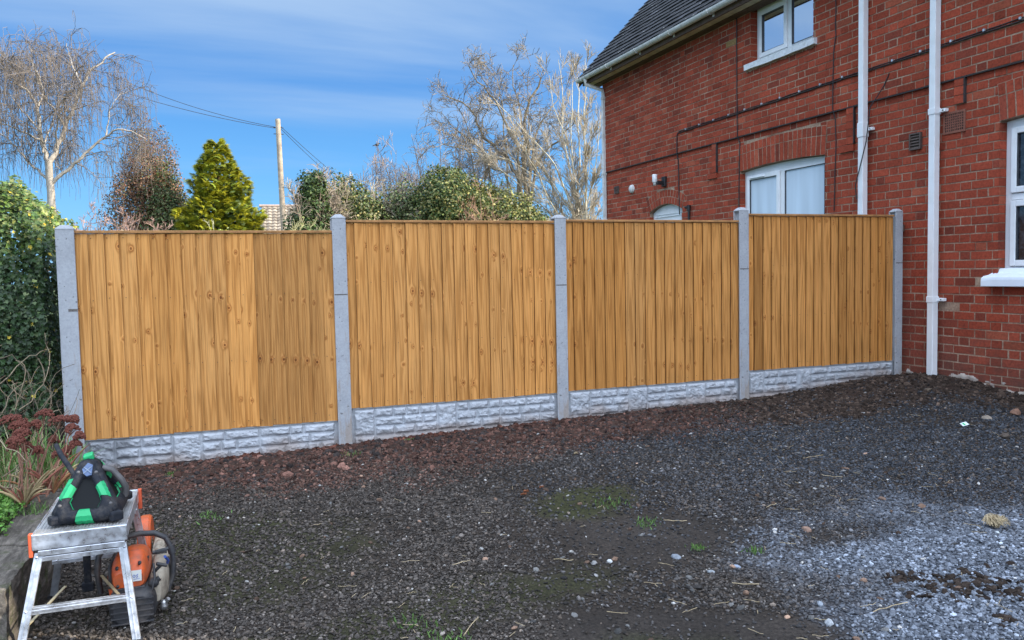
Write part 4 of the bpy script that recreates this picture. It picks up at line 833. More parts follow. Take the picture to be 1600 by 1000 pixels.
mb = MB(); mb.lathe([(.001, 2.79), (.022, 2.79), (.028, 2.835)], WX - .165, 11.40, 12); mb.build('sensor', m_gut, sc2)
mb = MB(); mb.lathe([(.075, WX - .002), (.07, WX - .03), (.05, WX - .05), (.001, WX - .055)], 12.42, 2.845, 16, 0, (1, 1, 1), 'x'); mb.build('vent_cowl', m_gut, house)
mb = MB(); mb.tube([(WX - .03, 10.64, .2), (WX - .03, 10.64, 2.37)], .018, 8); ov = mb.build('waste_pipe', m_cab, house); mb = MB(); mb.tube([(WX - .03, 10.64, 2.34), (WX - .03, 10.64, 2.42)], .028, 8); mb.tube([(WX - .03, 10.64, 2.39), (WX - .03, 10.73, 2.39)], .02, 8); mb.build('pipe_elbow', m_cab, ov)
mb = MB(); mb.box(6.806, WX - .008, 6.585, 6.65, 1.80, 1.875); tag(mb.build('timber_packer', m_brown, origin=(6.83, 6.62, 1.80), bevel=.003), 'small dark timber packing block wedged between the end post and the brick wall', 'wood block')
# ------------------------------------------------------------------ planting bed and low wall
m_lw, t, b = mat('edging_stone', rough=.95, spec=.2); oc = ocoord(t); a = attr(t)
c = mix(t, 'MULTIPLY', 1.0, a, ramp(t, noise(t, 1.0, 6, .75, ocoord(t, (34, 7, 34))), [(.3, .3), (.5, .9), (.7, 1.9)]))
c = mix(t, 'MIX', ramp(t, noise(t, 9, 5, .7, oc), [(.52, 0), (.64, .75)]), c, (.05, .062, .022)); t.links.new(c, b.inputs['Base Color']); bump(t, b, noise(t, 1.0, 6, .7, ocoord(t, (60, 22, 60))), .9, .01)
def rough_block(mb, x0, x1, y0, y1, z0, z1, c, amp=.020, st=.016):
    "box with displaced grid faces"
    def face(o, du, dv, nu, nv, nrm):
        U, Vv = np.meshgrid(np.linspace(0, 1, nu + 1), np.linspace(0, 1, nv + 1), indexing='ij')
        P = np.array(o)[None, None] + U[..., None] * np.array(du) + Vv[..., None] * np.array(dv)
        C_ = np.array([(x0 + x1) / 2, (y0 + y1) / 2, (z0 + z1) / 2]); 
        f = [fbm(P[..., 0] * 16 + k * 9.1, P[..., 1] * 8, P[..., 2] * 18, 100 + k, 5, .65) - .5 for k in range(3)]
        P = P + np.stack(f, -1) * amp * 2
        I = (np.arange(nu)[:, None] * (nv + 1) + np.arange(nv)[None]).ravel(); mb.add(P.reshape(-1, 3), np.stack([I, I + nv + 1, I + nv + 2, I + 1], 1), 0, c, True)
    nx, ny_, nz = [max(2, int(abs(q) / st)) for q in (x1 - x0, y1 - y0, z1 - z0)]
    face((x0, y0, z1), (x1 - x0, 0, 0), (0, y1 - y0, 0), nx, ny_, 0); face((x1, y0, z0), (0, y1 - y0, 0), (0, 0, z1 - z0), ny_, nz, 0)
    face((x0, y0, z0), (x1 - x0, 0, 0), (0, 0, z1 - z0), nx, nz, 0); face((x0, y1, z0), (0, 0, z1 - z0), (x1 - x0, 0, 0), nz, nx, 0); face((x0, y0, z0), (0, 0, z1 - z0), (0, y1 - y0, 0), nz, ny_, 0)
mb = MB(); y_ = 3.545
for L, w in ((.62, 0), (.48, .006), (.55, -.006), (.66, .004)):
    rough_block(mb, -.965 + w, -.775 + w, y_, y_ + L - .006, -.1, .268 + w, (.115, .10, .085)); y_ += L
x_ = -.96
for L, w in ((.5, .004), (.6, -.004), (.7, 0)):
    rough_block(mb, x_ - L + .006, x_, 3.545 + w, 3.74 + w, -.1, .265 + w, (.14, .125, .07)); x_ -= L
tag(mb.build('low_wall', m_lw, origin=(-.86, 4.9, 0)), 'low rough stone edging wall holding up the planting bed, mossy on its face', 'low wall')
mb = MB(); us = np.linspace(-6, -.93, 110); vs_ = np.linspace(3.66, 9, 100); U, Vv = np.meshgrid(us, vs_, indexing='ij'); nv = len(vs_); I = (np.arange(len(us) - 1)[:, None] * nv + np.arange(nv - 1)[None]).ravel()
Z = .235 + .05 * (fbm(U * 5, Vv * 5, 0, 110, 4) - .5) + .02 * (Vv - 4) * ss(4, 6, Vv)
mb.add(np.stack([U, Vv, Z], -1).reshape(-1, 3), np.stack([I, I + nv, I + nv + 1, I + 1], 1), 0, (.045, .034, .024), True); tag(mb.build('bed_soil', m_ground), None, None, None, 'structure')
def curve(p0, p1, sag, k=7, side=0):
    p0, p1 = np.array(p0, float), np.array(p1, float); s_ = np.linspace(0, 1, k)[:, None]; d = np.cross(p1 - p0, (0, 0, 1)); d = d / (np.linalg.norm(d) + 1e-6)
    return p0 + (p1 - p0) * s_ + np.array([0, 0, 1]) * sag * 4 * s_ * (1 - s_) + d * side * 4 * s_ * (1 - s_)
# green cushion
MS = MB(); n = 16000; x = rng.uniform(-1.9, -.93, n); y = rng.uniform(4.0, 5.25, n); dd = np.sqrt(((x + 1.25) / .42) ** 2 + ((y - 4.62) / .55) ** 2) + (fbm(x * 6, y * 6, 0, 120, 3) - .5) * .5
k = dd < 1; x, y, dd = x[k], y[k], dd[k]; n = len(x); z0 = .26 + .085 * np.sqrt(1 - dd ** 2) + rng.uniform(-.015, .012, n) + .03 * fbm(x * 14, y * 14, 0, 121, 2)
nr = np.stack([rng.normal(0, .8, n), rng.normal(0, .8, n), np.ones(n)], 1); c_ = np.where(rng.random((n, 1)) < .3, np.array([.16, .30, .06]), np.array([.085, .20, .035])) * rng.lognormal(0, .3, (n, 1))
BL5 = [(-.35, 0, 0), (.35, 0, 0), (.3, .6, .1), (0, 1, .25), (-.3, .6, .1)]
MS.inst(BL5, [(0, 1, 2), (0, 2, 4), (4, 2, 3)], np.stack([x, y, z0], 1), frames(nr), rng.uniform(.012, .020, n), c_)
tag(MS.build('mossy_saxifrage', m_leaf), 'bright green mat of tiny leaves spilling over the edging wall', 'ground cover', None, 'stuff')
# grasses and strap leaves
m_blade = leafmat('grass_blade', .5, .4, .3); MS = MB()
def blades(mb, cx_, cy_, n, r, h, cols, wid=.006, zb=.25, lean=.5):
    for _ in range(n):
        a, q = rng.uniform(0, 6.28), r * math.sqrt(rng.random()); x, y = cx_ + q * math.cos(a), cy_ + q * math.sin(a); L = h * rng.uniform(.5, 1.15); a2 = rng.uniform(0, 6.28); ln = lean * rng.uniform(.3, 1.5)
        s_ = np.linspace(0, 1, 6); P = np.stack([x + math.cos(a2) * L * ln * s_ ** 1.8, y + math.sin(a2) * L * ln * s_ ** 1.8, zb + L * (s_ - .45 * ln * s_ ** 2.4)], 1); w = wid * (1 - s_ ** 2 * .9)[:, None] * np.array([-math.sin(a2 + .5), math.cos(a2 + .5), 0])
        mb.add(np.stack([P - w, P + w], 1).reshape(-1, 3), [(2 * i, 2 * i + 1, 2 * i + 3, 2 * i + 2) for i in range(5)], 0, np.array(cols[rng.integers(len(cols))]) * rng.uniform(.7, 1.3))
GRN = [(.09, .20, .04), (.14, .26, .07), (.20, .30, .10)]; DRY = [(.40, .31, .16), (.30, .20, .10), (.46, .40, .26)]
blades(MS, -1.0, 5.55, 260, .22, .30, GRN, .006); blades(MS, -1.15, 5.2, 160, .25, .18, GRN + DRY, .004); blades(MS, -.87, 5.3, 90, .10, .2, GRN + DRY, .004); blades(MS, -1.35, 5.9, 200, .35, .35, GRN + DRY, .005); blades(MS, -.9, 4.75, 60, .08, .08, GRN, .003, .24); blades(MS, -1.25, 5.4, 160, .35, .25, DRY, .004)
tag(MS.build('grass_blades', m_blade), 'tangle of green and straw coloured grass blades filling the planting bed', 'grass', None, 'stuff')
# sedum plants
m_stem = simple('dry_stem', (1, 1, 1), .8, 0, .25, 40, useattr=True); m_head = simple('seed_head', (.135, .038, .024), .95, 0, .45, 120, .9, .004)
HB = np.array([(math.cos(a_) * r, math.sin(a_) * r, z_) for r, z_ in ((.0, .25), (.7, .2), (1, 0), (.7, -.12)) for a_ in np.linspace(0, 6.28, 8)[:-1]])
def sedum(heads, base, label, leafy):
    tn = thing('sedum_plant', label, 'plant', tuple(base), 'dried sedum plants in the bed')
    for (u, v, D, wpx) in heads:
        h = at(u, v, D); sz = wpx * D / FPX / 2 * .82; b0 = np.array(base) + np.array([rng.normal(0, .05), rng.normal(0, .05), 0]); P = curve(b0, h, -.0, 7, rng.normal(0, .03)); P[1:-1] += rng.normal(0, .006, (5, 3))
        mb = MB(); mb.tube(P, np.linspace(.005, .003, 7), 5, 0, np.array([.20, .095, .06]) * rng.uniform(.7, 1.3), False)
        for _ in range(5): e = h + np.array([rng.normal(0, sz * .5), rng.normal(0, sz * .5), -.002]); mb.tube([P[-2] + (h - P[-2]) * .2, (P[-2] + e) / 2 + (e - P[-2]) * .25, e], .0016, 4, 0, (.16, .07, .045), False)
        st = mb.build('stem', m_stem, tn)
        mb = MB(); n = 170; a_ = rng.uniform(0, 6.28, n); r = np.sqrt(rng.random(n)) * sz; lob = 1 + .22 * np.sin(a_ * 3 + rng.uniform(0, 6)); r *= lob
        P = h + np.stack([r * np.cos(a_), r * np.sin(a_), .020 * (1 - (r / sz) ** 2) + rng.uniform(-.010, .008, n)], 1)
        mb.inst(ICV, ICF, P, rotmats(n), rng.uniform(.0045, .0085, n), (.7 + .6 * rng.random((n, 1))) * np.ones(3)); mb.build('seed_head', m_head, st)
    for _ in range(leafy):
        a = rng.uniform(-2.6, .4); L = rng.uniform(.12, .32); p1 = np.array(base) + np.array([math.cos(a) * L * .8, math.sin(a) * L * .5, L * rng.uniform(.35, .9)]); mb = MB()
        mb.tube(curve(base, p1, .03, 6), np.array([.005, .0075, .0085, .0065, .004, .0006]) * rng.uniform(.7, 1.1), 5, 0, np.array([(.34, .16, .07), (.24, .08, .05), (.36, .27, .14)][rng.integers(3)]) * rng.uniform(.7, 1.2), False); mb.build('stalk', m_stem, tn)
sedum([(19, 656, 5.1, 36), (27, 666, 5.05, 24), (35, 677, 5.0, 24), (26, 689, 4.95, 26), (36, 664, 5.2, 20), (42, 699, 5.1, 16), (20, 700, 5.2, 15)], at(38, 792, 4.85), 'dried sedum with a stack of rust red flat seed heads, leftmost in the bed', 16)
sedum([(71, 647, 5.3, 26), (56, 664, 5.2, 18), (58, 705, 5.1, 18), (84, 688, 5.3, 15)], at(58, 775, 5.05), 'dried sedum behind, its rust red heads reaching highest between the others', 10)
sedum([(96, 657, 5.1, 37), (115, 656, 5.15, 17), (112, 670, 5.05, 21), (124, 682, 5.0, 16), (117, 695, 5.0, 18), (93, 710, 5.0, 20), (104, 705, 5.1, 14)], at(84, 770, 4.95), 'dried sedum leaning in front of the leftmost concrete post', 12)
# arching dead stems
DS = MB()
for u0, v0, u1, v1, D, sg in ((0, 560, 60, 640, 5.6, .1), (20, 780, 75, 650, 5.2, .1), (0, 650, 55, 600, 5.7, .08), (12, 780, 95, 640, 5.3, .12), (0, 690, 40, 720, 5.1, .04), (60, 560, 90, 690, 6.0, .05), (35, 700, 100, 600, 5.8, .05), (5, 745, 25, 690, 5.0, .03), (70, 700, 92, 640, 5.5, .03), (0, 600, 80, 545, 6.1, .05), (30, 640, 70, 520, 6.2, -.03), (10, 770, 30, 735, 4.9, .01), (0, 760, 40, 790, 4.8, .03)):
    P = curve(at(u0, v0, D), at(u1, v1, D + rng.normal(0, .15)), sg, 9, rng.normal(0, .05)); P[1:-1] += rng.normal(0, .008, (7, 3)); DS.tube(P, np.linspace(.0038, .0018, 9), 5, 0, np.array([.26, .20, .13]) * rng.uniform(.3, 1.1), False)
for _ in range(90):
    u, v = rng.uniform(-30, 105), rng.uniform(600, 780); D = rng.uniform(5.1, 6.3); P = curve(at(u, v, D), at(u + rng.normal(0, 26), v - rng.uniform(10, 75), D + rng.normal(0, .2)), rng.uniform(0, .05), 6, rng.normal(0, .04)); DS.tube(P, .0016, 4, 0, np.array([.22, .16, .10]) * rng.uniform(.2, 1.2), False)
tag(DS.build('dead_stems', m_stem), 'thin pale dead stems arching through the planting bed and ivy', 'dead stems', None, 'stuff')
# boards behind the ivy
m_grey = simple('weathered_board', (.13, .125, .12), .9, 0, .35, 18, .4); mb = MB()
for k in range(6): mb.box(-3.2, -1.30, 7.06, 7.09, .2 + k * .125, .315 + k * .125, 0, (1, 1, 1))
mb.box(-1.36, -1.28, 7.09, 7.17, .1, .95); mb.box(-2.6, -2.52, 7.09, 7.17, .1, .95)
tag(mb.build('board_fence', m_grey, origin=(-2.2, 7.1, .2)), 'low weathered grey board fence half hidden under the ivy', 'board fence')
# ivy
IV = [(0, -.05, 0), (.30, -.22, .04), (.28, .05, .03), (.58, .18, .10), (.26, .38, .05), (0, .85, .02), (-.26, .38, .05), (-.58, .18, .10), (-.28, .05, .03), (-.30, -.22, .04), (0, .3, -.03)]
IVF = [(10, i, i + 1) for i in range(0, 9)] + [(10, 9, 0)]
ivy = thing('ivy_bush', 'tall ivy clad bush left of the fence, sunlit yellow green on top and dark below', 'ivy bush', (-1.6, 6.9, .25)); m_ivy = leafmat('ivy_leaf', .45, .4, .18, .25)
def ivy_leaves(n, dens):
    P = []; Nn = []
    while sum(len(p) for p in P) < n:
        m = 4000; th = rng.uniform(0, 1, m); x = rng.uniform(-2.9, -.80, m); z = rng.uniform(.35, 2.4, m); 
        lump = (fbm(x * 2.3, z * 2.3, 0, 130, 3) - .5)
        y = 6.42 + .50 * lump + .5 * ss(1.75, 2.25, z) ** 2 * .8 + rng.exponential(.10, m) * dens
        ztop = 2.12 + .10 * (fbm(x * 4, x * 0, 0, 131, 2) - .5) * 2 - 1.05 * ss(-1.30, -.82, x) ** 1.3 - .12 * ss(-1.6, -2.6, x)
        xr = -1.10 + .055 * (fbm(z * 4, z * 0, 0, 132, 3) - .5) * 2 + .3 * ss(1.70, 2.0, z) * (y > 6.72)
        k = (z < ztop) & (x < xr) & ((z > .62) | (rng.random(m) < .15 + .7 * ss(.4, .65, z))); P.append(np.stack([x, y, z], 1)[k]); Nn.append(np.stack([.25 + rng.normal(0, .45, m), -1 + rng.normal(0, .45, m), .35 + 1.5 * ss(1.7, 2.2, z) + rng.normal(0, .45, m)], 1)[k])
        m = 1500; x = rng.uniform(-2.9, -.86, m); y = rng.uniform(6.55, 8.4, m); zt_ = 2.12 + .14 * (fbm(x * 4, y * 4, 0, 133, 3) - .5) * 2 - 1.0 * ss(-1.30, -.84, x) ** 1.3 - .10 * ss(7.4, 8.6, y)
        z = zt_ - rng.exponential(.05, m); k = (x < -1.02) | (y > 6.72); P.append(np.stack([x, y, z], 1)[k]); Nn.append(np.stack([.2 + .8 * ss(-1.3, -.9, x) + rng.normal(0, .4, m), -.4 + rng.normal(0, .4, m), 1 + 0 * x], 1)[k])
        m = 900; y = rng.uniform(6.5, 8.4, m); z = rng.uniform(.3, 2.0, m); x = -1.11 + .08 * (fbm(y * 3, z * 3, 0, 134, 3) - .5) * 2 - rng.exponential(.06, m) - .06 * ss(6.9, 6.5, y); k = rng.random(m) < .8; P.append(np.stack([x, y, z], 1)[k]); Nn.append(np.stack([1 + 0 * x, -.5 + rng.normal(0, .5, m), .3 + rng.normal(0, .4, m)], 1)[k])
    return np.concatenate(P)[:n], np.concatenate(Nn)[:n]
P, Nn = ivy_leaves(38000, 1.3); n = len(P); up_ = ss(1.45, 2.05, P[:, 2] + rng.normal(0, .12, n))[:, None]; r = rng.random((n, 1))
cl_ = np.where(r < .22, np.array([.18, .20, .06]), np.where(r < .75, np.array([.095, .15, .028]), np.array([.045, .09, .022]))); cd_ = np.where(r < .12, np.array([.065, .10, .035]), np.array([.022, .050, .014]))  # leaf colour by height paints a sunlit top and a shaded lower bush
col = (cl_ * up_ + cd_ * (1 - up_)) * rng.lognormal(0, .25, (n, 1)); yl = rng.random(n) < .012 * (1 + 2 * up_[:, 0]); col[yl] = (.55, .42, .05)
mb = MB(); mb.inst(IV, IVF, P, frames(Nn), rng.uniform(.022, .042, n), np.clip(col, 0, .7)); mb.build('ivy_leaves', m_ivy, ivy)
mb = MB()
for k in range(34):
    x = rng.uniform(-2.8, -1.12); y = rng.uniform(6.5, 8.0); a = rng.uniform(-.3, .3); P_ = np.array([(x, y, .2), (x + a * .3, y + rng.normal(0, .1), .7), (x + a * .5, y + rng.normal(0, .1), 1.3), (x + a, y, 1.9)]); P_[:, 0] = np.minimum(P_[:, 0], -1.10); mb.tube(P_, [.022, .018, .012, .006], 6, 0, np.array([.10, .075, .05]) * rng.uniform(.6, 1.2))
for k in range(150):
    p = np.array([rng.uniform(-1.9, -1.1), rng.uniform(6.35, 7.2), rng.uniform(.35, 1.0)]); q = p + rng.normal(0, 1, 3) * np.array([.10, .08, .16]); q[0] = min(q[0], -1.09); mb.tube(curve(p, q, rng.normal(0, .03), 5, rng.normal(0, .04)), .0028, 4, 0, np.array([.16, .11, .07]) * rng.uniform(.4, 1.4), False)
mb.build('stems', m_stem, ivy)
# ------------------------------------------------------------------ folding platform
m_alu, t, b = mat('aluminium', (.62, .65, .70), .36, .85); oc = ocoord(t); t.links.new(mix(t, 'MULTIPLY', 1.0, (.66, .69, .74), ramp(t, noise(t, 11, 6, .7, oc), [(.35, .66), (.6, 1.1)])), b.inputs['Base Color']); t.links.new(ramp(t, noise(t, 22, 5, .7, oc), [(.35, .26), (.7, .55)]), b.inputs['Roughness']); bump(t, b, noise(t, 160, 4, .6, oc), .12, .001)
m_deck = simple('worn_deck', (.40, .40, .40), .55, .5, .25, 26, .3, .002, dirt=(.22, .19, .16), dsc=9, damt=.7)
m_orange = simple('orange_plastic', (.55, .085, .03), .5, 0, .15, 18); m_zinc = simple('zinc_strap', (.48, .40, .25), .4, .6, .2, 20); m_rub = simple('black_rubber', (.012, .014, .020), .62, 0, .35, 20, .6, .004, .22, dirt=(.07, .062, .056), dsc=30, damt=.6)
pf_ = thing('work_platform', 'small folding aluminium work platform standing by the edging wall', 'step platform', (-.51, 3.82, 0))
DX0, DX1, DY0, DY1, DZ = -.676, -.342, 3.525, 4.10, .478
mb = MB(); mb.box(DX0 + .004, DX1 - .004, DY0 + .006, DY1 - .006, DZ - .006, DZ)
for k in range(26): x_ = DX0 + .014 + k * .0122; mb.box(x_, x_ + .005, DY0 + .03, DY1 - .03, DZ - .001, DZ + .0022)
mb.build('deck', m_deck, pf_)
for nm, (a, b_, c_, d_, e_) in {'front_apron': (DX0, DX1, DY0 - .004, DY0 + .004, .058), 'rear_apron': (DX0, DX1, DY1 - .004, DY1 + .004, .058), 'side_rail': (DX1 - .006, DX1, DY0 + .0045, DY1 - .0045, .05), 'side_rail2': (DX0, DX0 + .006, DY0 + .0045, DY1 - .0045, .05)}.items():
    mb = MB(); mb.box(a, b_, c_, d_, DZ - e_, DZ + .004); mb.build(nm.strip('2'), m_alu, pf_, bevel=.003)
mb = MB(); mb.box(DX0 + .02, DX1 - .01, DY0 - .006, DY0 + .02, DZ - .082, DZ - .060); mb.box(DX0 + .02, DX1 - .01, DY0 + .0, DY0 + .03, DZ - .105, DZ - .086); mb.build('hinge_bar', m_alu, pf_, bevel=.002)
def leg(xt, xb, yt, yb, sx):
    "channel section leg"
    zt_, w, d = DZ - .070, .030, .024; mb = MB()
    for (o0, o1, q0, q1) in ((0, w, 0, .003), (0, .003, .003, d), (w - .003, w, .003, d), (w * .42, w * .58, -.0025, 0)):
        V = []
        for zz, xx, yy in ((zt_, xt, yt), (.0, xb, yb)): V += [(xx + sx * o0, yy + q0, zz), (xx + sx * o1, yy + q0, zz), (xx + sx * o1, yy + q1, zz), (xx + sx * o0, yy + q1, zz)]
        mb.add(V, [(0, 1, 5, 4), (1, 2, 6, 5), (2, 3, 7, 6), (3, 0, 4, 7), (0, 3, 2, 1), (4, 5, 6, 7)])
    l = mb.build('leg', m_alu, pf_, bevel=.001)
    for zz in (zt_ - .015, .195):
        s_ = (zt_ - zz) / zt_; mb = MB(); mb.lathe([(.0001, yt + (yb - yt) * s_ - .005), (.0045, yt + (yb - yt) * s_ - .004), (.0055, yt + (yb - yt) * s_)], xt + (xb - xt) * s_ + sx * w * .3, zz, 8, 0, (1, 1, 1), 'y'); mb.build('rivet', m_alu, l)
    mb = MB(); mb.box(min(xb, xb + sx * w) - .004, max(xb, xb + sx * w) + .004, yb - .004, yb + d + .003, -.002, .03); mb.build('rubber_foot', m_rub, l)
leg(-.668, -.752, 3.527, 3.47, 1); leg(-.348, -.305, 3.527, 3.47, -1); leg(-.660, -.735, 4.075, 4.12, 1); leg(-.348, -.290, 4.075, 4.12, -1)
for yy in (3.499, 4.098): mb = MB(); mb.box(-.71, -.327, yy, yy + .022, .178, .206); mb.box(-.71, -.327, yy - .002, yy + .0, .188, .196); mb.build('rung', m_alu, pf_, bevel=.002)
for p, q in (((-.70, 3.50, .14), (-.60, 3.72, .20)), ((-.36, 3.52, .17), (-.47, 3.75, .215)), ((-.40, 3.6, .40), (-.60, 3.75, .42))): mb = MB(); mb.tube([p, q], .008, 4, flat=.3); mb.build('brace', m_zinc, pf_)
for a, b_, c_ in ((DX0 - .012, DX0 + .002, DY0 - .002), (DX1 - .003, DX1 + .013, DY1 - .016)): mb = MB(); mb.box(a, b_, c_, c_ + .026, DZ - .085, DZ + .006); mb.build('end_cap', m_orange, pf_, bevel=.003)
mb = MB(); mb.box(-.565, -.535, 3.95, 3.965, .12, .44); mb.box(-.575, -.525, 3.945, 3.97, .085, .125); mb.build('locking_stay', m_rub, pf_, bevel=.004)
# ------------------------------------------------------------------ site light
m_green = simple('green_plastic', (.012, .33, .12), .55, 0, .1, 20); m_lens, t, b = mat('dark_lens', (.008, .009, .010), .6, 0, .12); m_blue = simple('blue_grey_emblem', (.06, .10, .20), .5, 0, .2, 30); m_hand = simple('grey_grip', (.10, .095, .095), .6, 0, .3, 18)
A_, B_, C_, T_ = [np.array(q) for q in ((-.612, 3.603, .508), (-.384, 3.583, .508), (-.372, 3.905, .512), (-.497, 3.765, .722))]; D_ = np.array((-.600, 3.90, .510))
lt = thing('site_light', 'black pyramid shaped site light with bright green corner pads on the platform', 'work light', (-.50, 3.75, DZ))
Cn = (A_ + B_ + C_ + D_ + T_) / 5; sh = lambda p, k: Cn + (p - Cn) * k
mb = MB(); mb.raw([sh(A_, .95), sh(B_, .95), sh(C_, .95), sh(D_, .95), sh(T_, .95)], [(0, 1, 4), (1, 2, 4), (2, 3, 4), (3, 0, 4), (3, 2, 1, 0)]); mb.build('housing', m_rub, lt, bevel=.012)
def onface(P3, u, v, off):  # barycentric point pushed outwards
    a, b_, c_ = P3; n_ = np.cross(b_ - a, c_ - a); n_ /= np.linalg.norm(n_); n_ = n_ if np.dot(n_, a - Cn) > 0 else -n_; return a + (b_ - a) * u + (c_ - a) * v + n_ * off
def rimplate(P3, greens, name, sx=1.0, hole=.50):
    "moulded bumper ring lying on one face, with green pads let into it"
    a, b_, c_ = P3; ex_ = (b_ - a) / np.linalg.norm(b_ - a); nn = np.cross(b_ - a, c_ - a); nn /= np.linalg.norm(nn); nn = nn if np.dot(nn, a - Cn) > 0 else -nn; ey_ = np.cross(nn, ex_); ey_ = ey_ if np.dot(ey_, c_ - a) > 0 else -ey_
    cc = (a + b_ + c_) / 3; pl2 = [np.array([np.dot(q - cc, ex_), np.dot(q - cc, ey_)]) for q in (a, b_, c_)]; NA = 96; th = np.arange(NA) * 2 * np.pi / NA; ro = []; ri = []
    def ray(poly, t):
        d = np.array([math.cos(t), math.sin(t)]); best = 9
        for k in range(len(poly)):
            p, q = poly[k], poly[(k + 1) % len(poly)]; e = q - p; det = d[0] * -e[1] + d[1] * e[0]
            if abs(det) < 1e-9: continue
            tt = (p[0] * -e[1] + p[1] * e[0]) / det; uu = (d[0] * p[1] - d[1] * p[0]) / det
            if tt > 0 and -1e-6 <= uu <= 1 + 1e-6: best = min(best, tt)
        return best
    def cut(poly, f): return [p + (q - p) * g for k in range(3) for p, q in ((poly[k], poly[(k + 1) % 3]),) for g in (f, 1 - f)]
    outer = cut([q * 1.14 for q in pl2], .13); inner = cut([q * hole for q in pl2], .20)
    ro = np.array([ray(outer, t) for t in th]); ri = np.array([ray(inner, t) for t in th]); ro = (np.roll(ro, 1) + np.roll(ro, -1) + 2 * ro) / 4 * (1 + .012 * np.sin(th * 24))
    def P(r, t, h): return cc + ex_ * (r * math.cos(t)) + ey_ * (r * math.sin(t)) + nn * h
    prof = lambda k, up_=0: [P(ri[k] * .97, th[k], -.012), P(ri[k], th[k], .010 + up_), P(ri[k] + (ro[k] - ri[k]) * .22, th[k], .020 + up_), P(ri[k] + (ro[k] - ri[k]) * .75, th[k], .020 + up_), P(ro[k] + up_, th[k], .006 + up_), P(ro[k] + up_, th[k], -.020), P(ro[k] * .9, th[k], -.034)]
    V = [q for k in range(NA) for q in prof(k)]; mb = MB(); mb.add(V, [(7 * k + j, 7 * ((k + 1) % NA) + j, 7 * ((k + 1) % NA) + j + 1, 7 * k + j + 1) for k in range(NA) for j in range(6)], 0, (1, 1, 1), True); mb.build('bumper_frame', m_rub, lt)
    for edge, s0, s1 in greens:
        p, q = pl2[edge], pl2[(edge + 1) % 3]; t0, t1 = [math.atan2(*(p + (q - p) * s_)[::-1]) for s_ in (s0, s1)]
        if t1 < t0: t1 += 2 * math.pi
        if t1 - t0 > math.pi: t0, t1 = t1, t0 + 2 * math.pi
        ks = [k for k in range(int(round(t0 / (2 * math.pi) * NA)), int(round(t1 / (2 * math.pi) * NA)) + 1)]; V = [q2 for k in ks for q2 in prof(k % NA, .003)]; mb = MB(); m7 = len(ks)
        mb.add(V, [(7 * k + j, 7 * (k + 1) + j, 7 * (k + 1) + j + 1, 7 * k + j + 1) for k in range(m7 - 1) for j in range(1, 5)], 0, (1, 1, 1), False); mb.build('green_pad', m_green, lt)
    V = [P(ri[k] * 1.0, th[k], .002) for k in range(0, NA, 2)]; n = len(V); mb = MB(); mb.add(V + [cc + nn * .002], [(k, (k + 1) % n, n) for k in range(n)]); mb.build('lens', m_lens, lt)
    mb = MB(); V = []
    for k in range(NA): V += [P(ri[k] * .95, th[k], .004), P(ri[k] * .99, th[k], .010)]
    kk = [k for k in range(NA) if math.pi * 1.0 < th[k] < math.pi * 2 - .02]; mb.add(V, [(2 * k, 2 * k + 2, 2 * k + 3, 2 * k + 1) for k in kk[:-1]], 0); mb.build('lens_trim', m_green, lt)
    return cc, ex_, ey_, nn
FF = (A_, B_, T_)
rimplate(FF, [(0, .38, .62), (1, .30, .52), (2, .48, .70)], 'front', 1, .64)
rimplate((B_, C_, T_), [(1, .10, .34), (1, .58, .86)], 'side', 1, .50)
rimplate((D_, A_, T_), [(1, .3, .6)], 'side', 1, .50)
for p, r in ((A_, .026), (B_, .028), (C_, .026)): mb = MB(); q = p * .95 + Cn * .05; r *= .92; mb.box(q[0] - r, q[0] + r, q[1] - r, q[1] + r, p[2] - r * .85, p[2] + r * .7, 0, (1, 1, 1), np.array(Matrix.Rotation(.5, 3, 'Z')), q); mb.build('corner_block', m_rub, lt, bevel=.010)
q = T_ * .97 + Cn * .03; mb = MB(); mb.box(q[0] - .020, q[0] + .020, q[1] - .014, q[1] + .024, q[2] - .012, q[2] + .014, 0, (1, 1, 1), np.array(Matrix.Rotation(-.25, 3, 'Y') @ Matrix.Rotation(.2, 3, 'X')), q); mb.build('green_pad', m_green, lt, bevel=.006)
mb = MB(); V = [onface(FF, u, v, o_) for o_ in (.018, .026) for u, v in ((.13, .66), (.20, .62), (.27, .64), (.20, .80), (.10, .84), (.06, .74))]; mb.raw(V, []) if 0 else mb.add(V + [sum(V[6:]) / 6], [(6 + i, 6 + (i + 1) % 6, 12) for i in range(6)]); mb.add(V, [(i, (i + 1) % 6, 6 + (i + 1) % 6, 6 + i) for i in range(6)]); emb = mb.build('emblem', m_blue, lt)
mb = MB(); c_ = sum(V[6:]) / 6; ux = (B_ - A_) / np.linalg.norm(B_ - A_); uy = T_ - (A_ + B_) / 2; uy /= np.linalg.norm(uy)
for s_ in (-1, 1): mb.tube([c_ + (ux * -.014 + uy * -.014 * s_) + (0, -.002, .001), c_ + (ux * .014 + uy * .014 * s_) + (0, -.002, .001)], .0022, 4)
mb.build('cross_mark', simple('pale_mark', (.22, .28, .38), .5), emb)
RF_ = (B_, C_, T_); mb = MB(); hp = [onface(RF_, u, v, o_) for u, v, o_ in ((.14, .72, .018), (.22, .60, .042), (.36, .38, .048), (.50, .20, .042), (.60, .08, .018))]; mb.tube(hp, [.015, .016, .016, .017, .018], 8, flat=.8); mb.build('handle', m_hand, lt)
mb = MB(); mb.tube([at(88, 696, 4.25), at(96, 712, 4.15), at(105, 725, 4.05), at(116, 742, 3.98)], [.0115, .012, .012, .011], 8); mb.build('stand_arm', m_rub, lt)
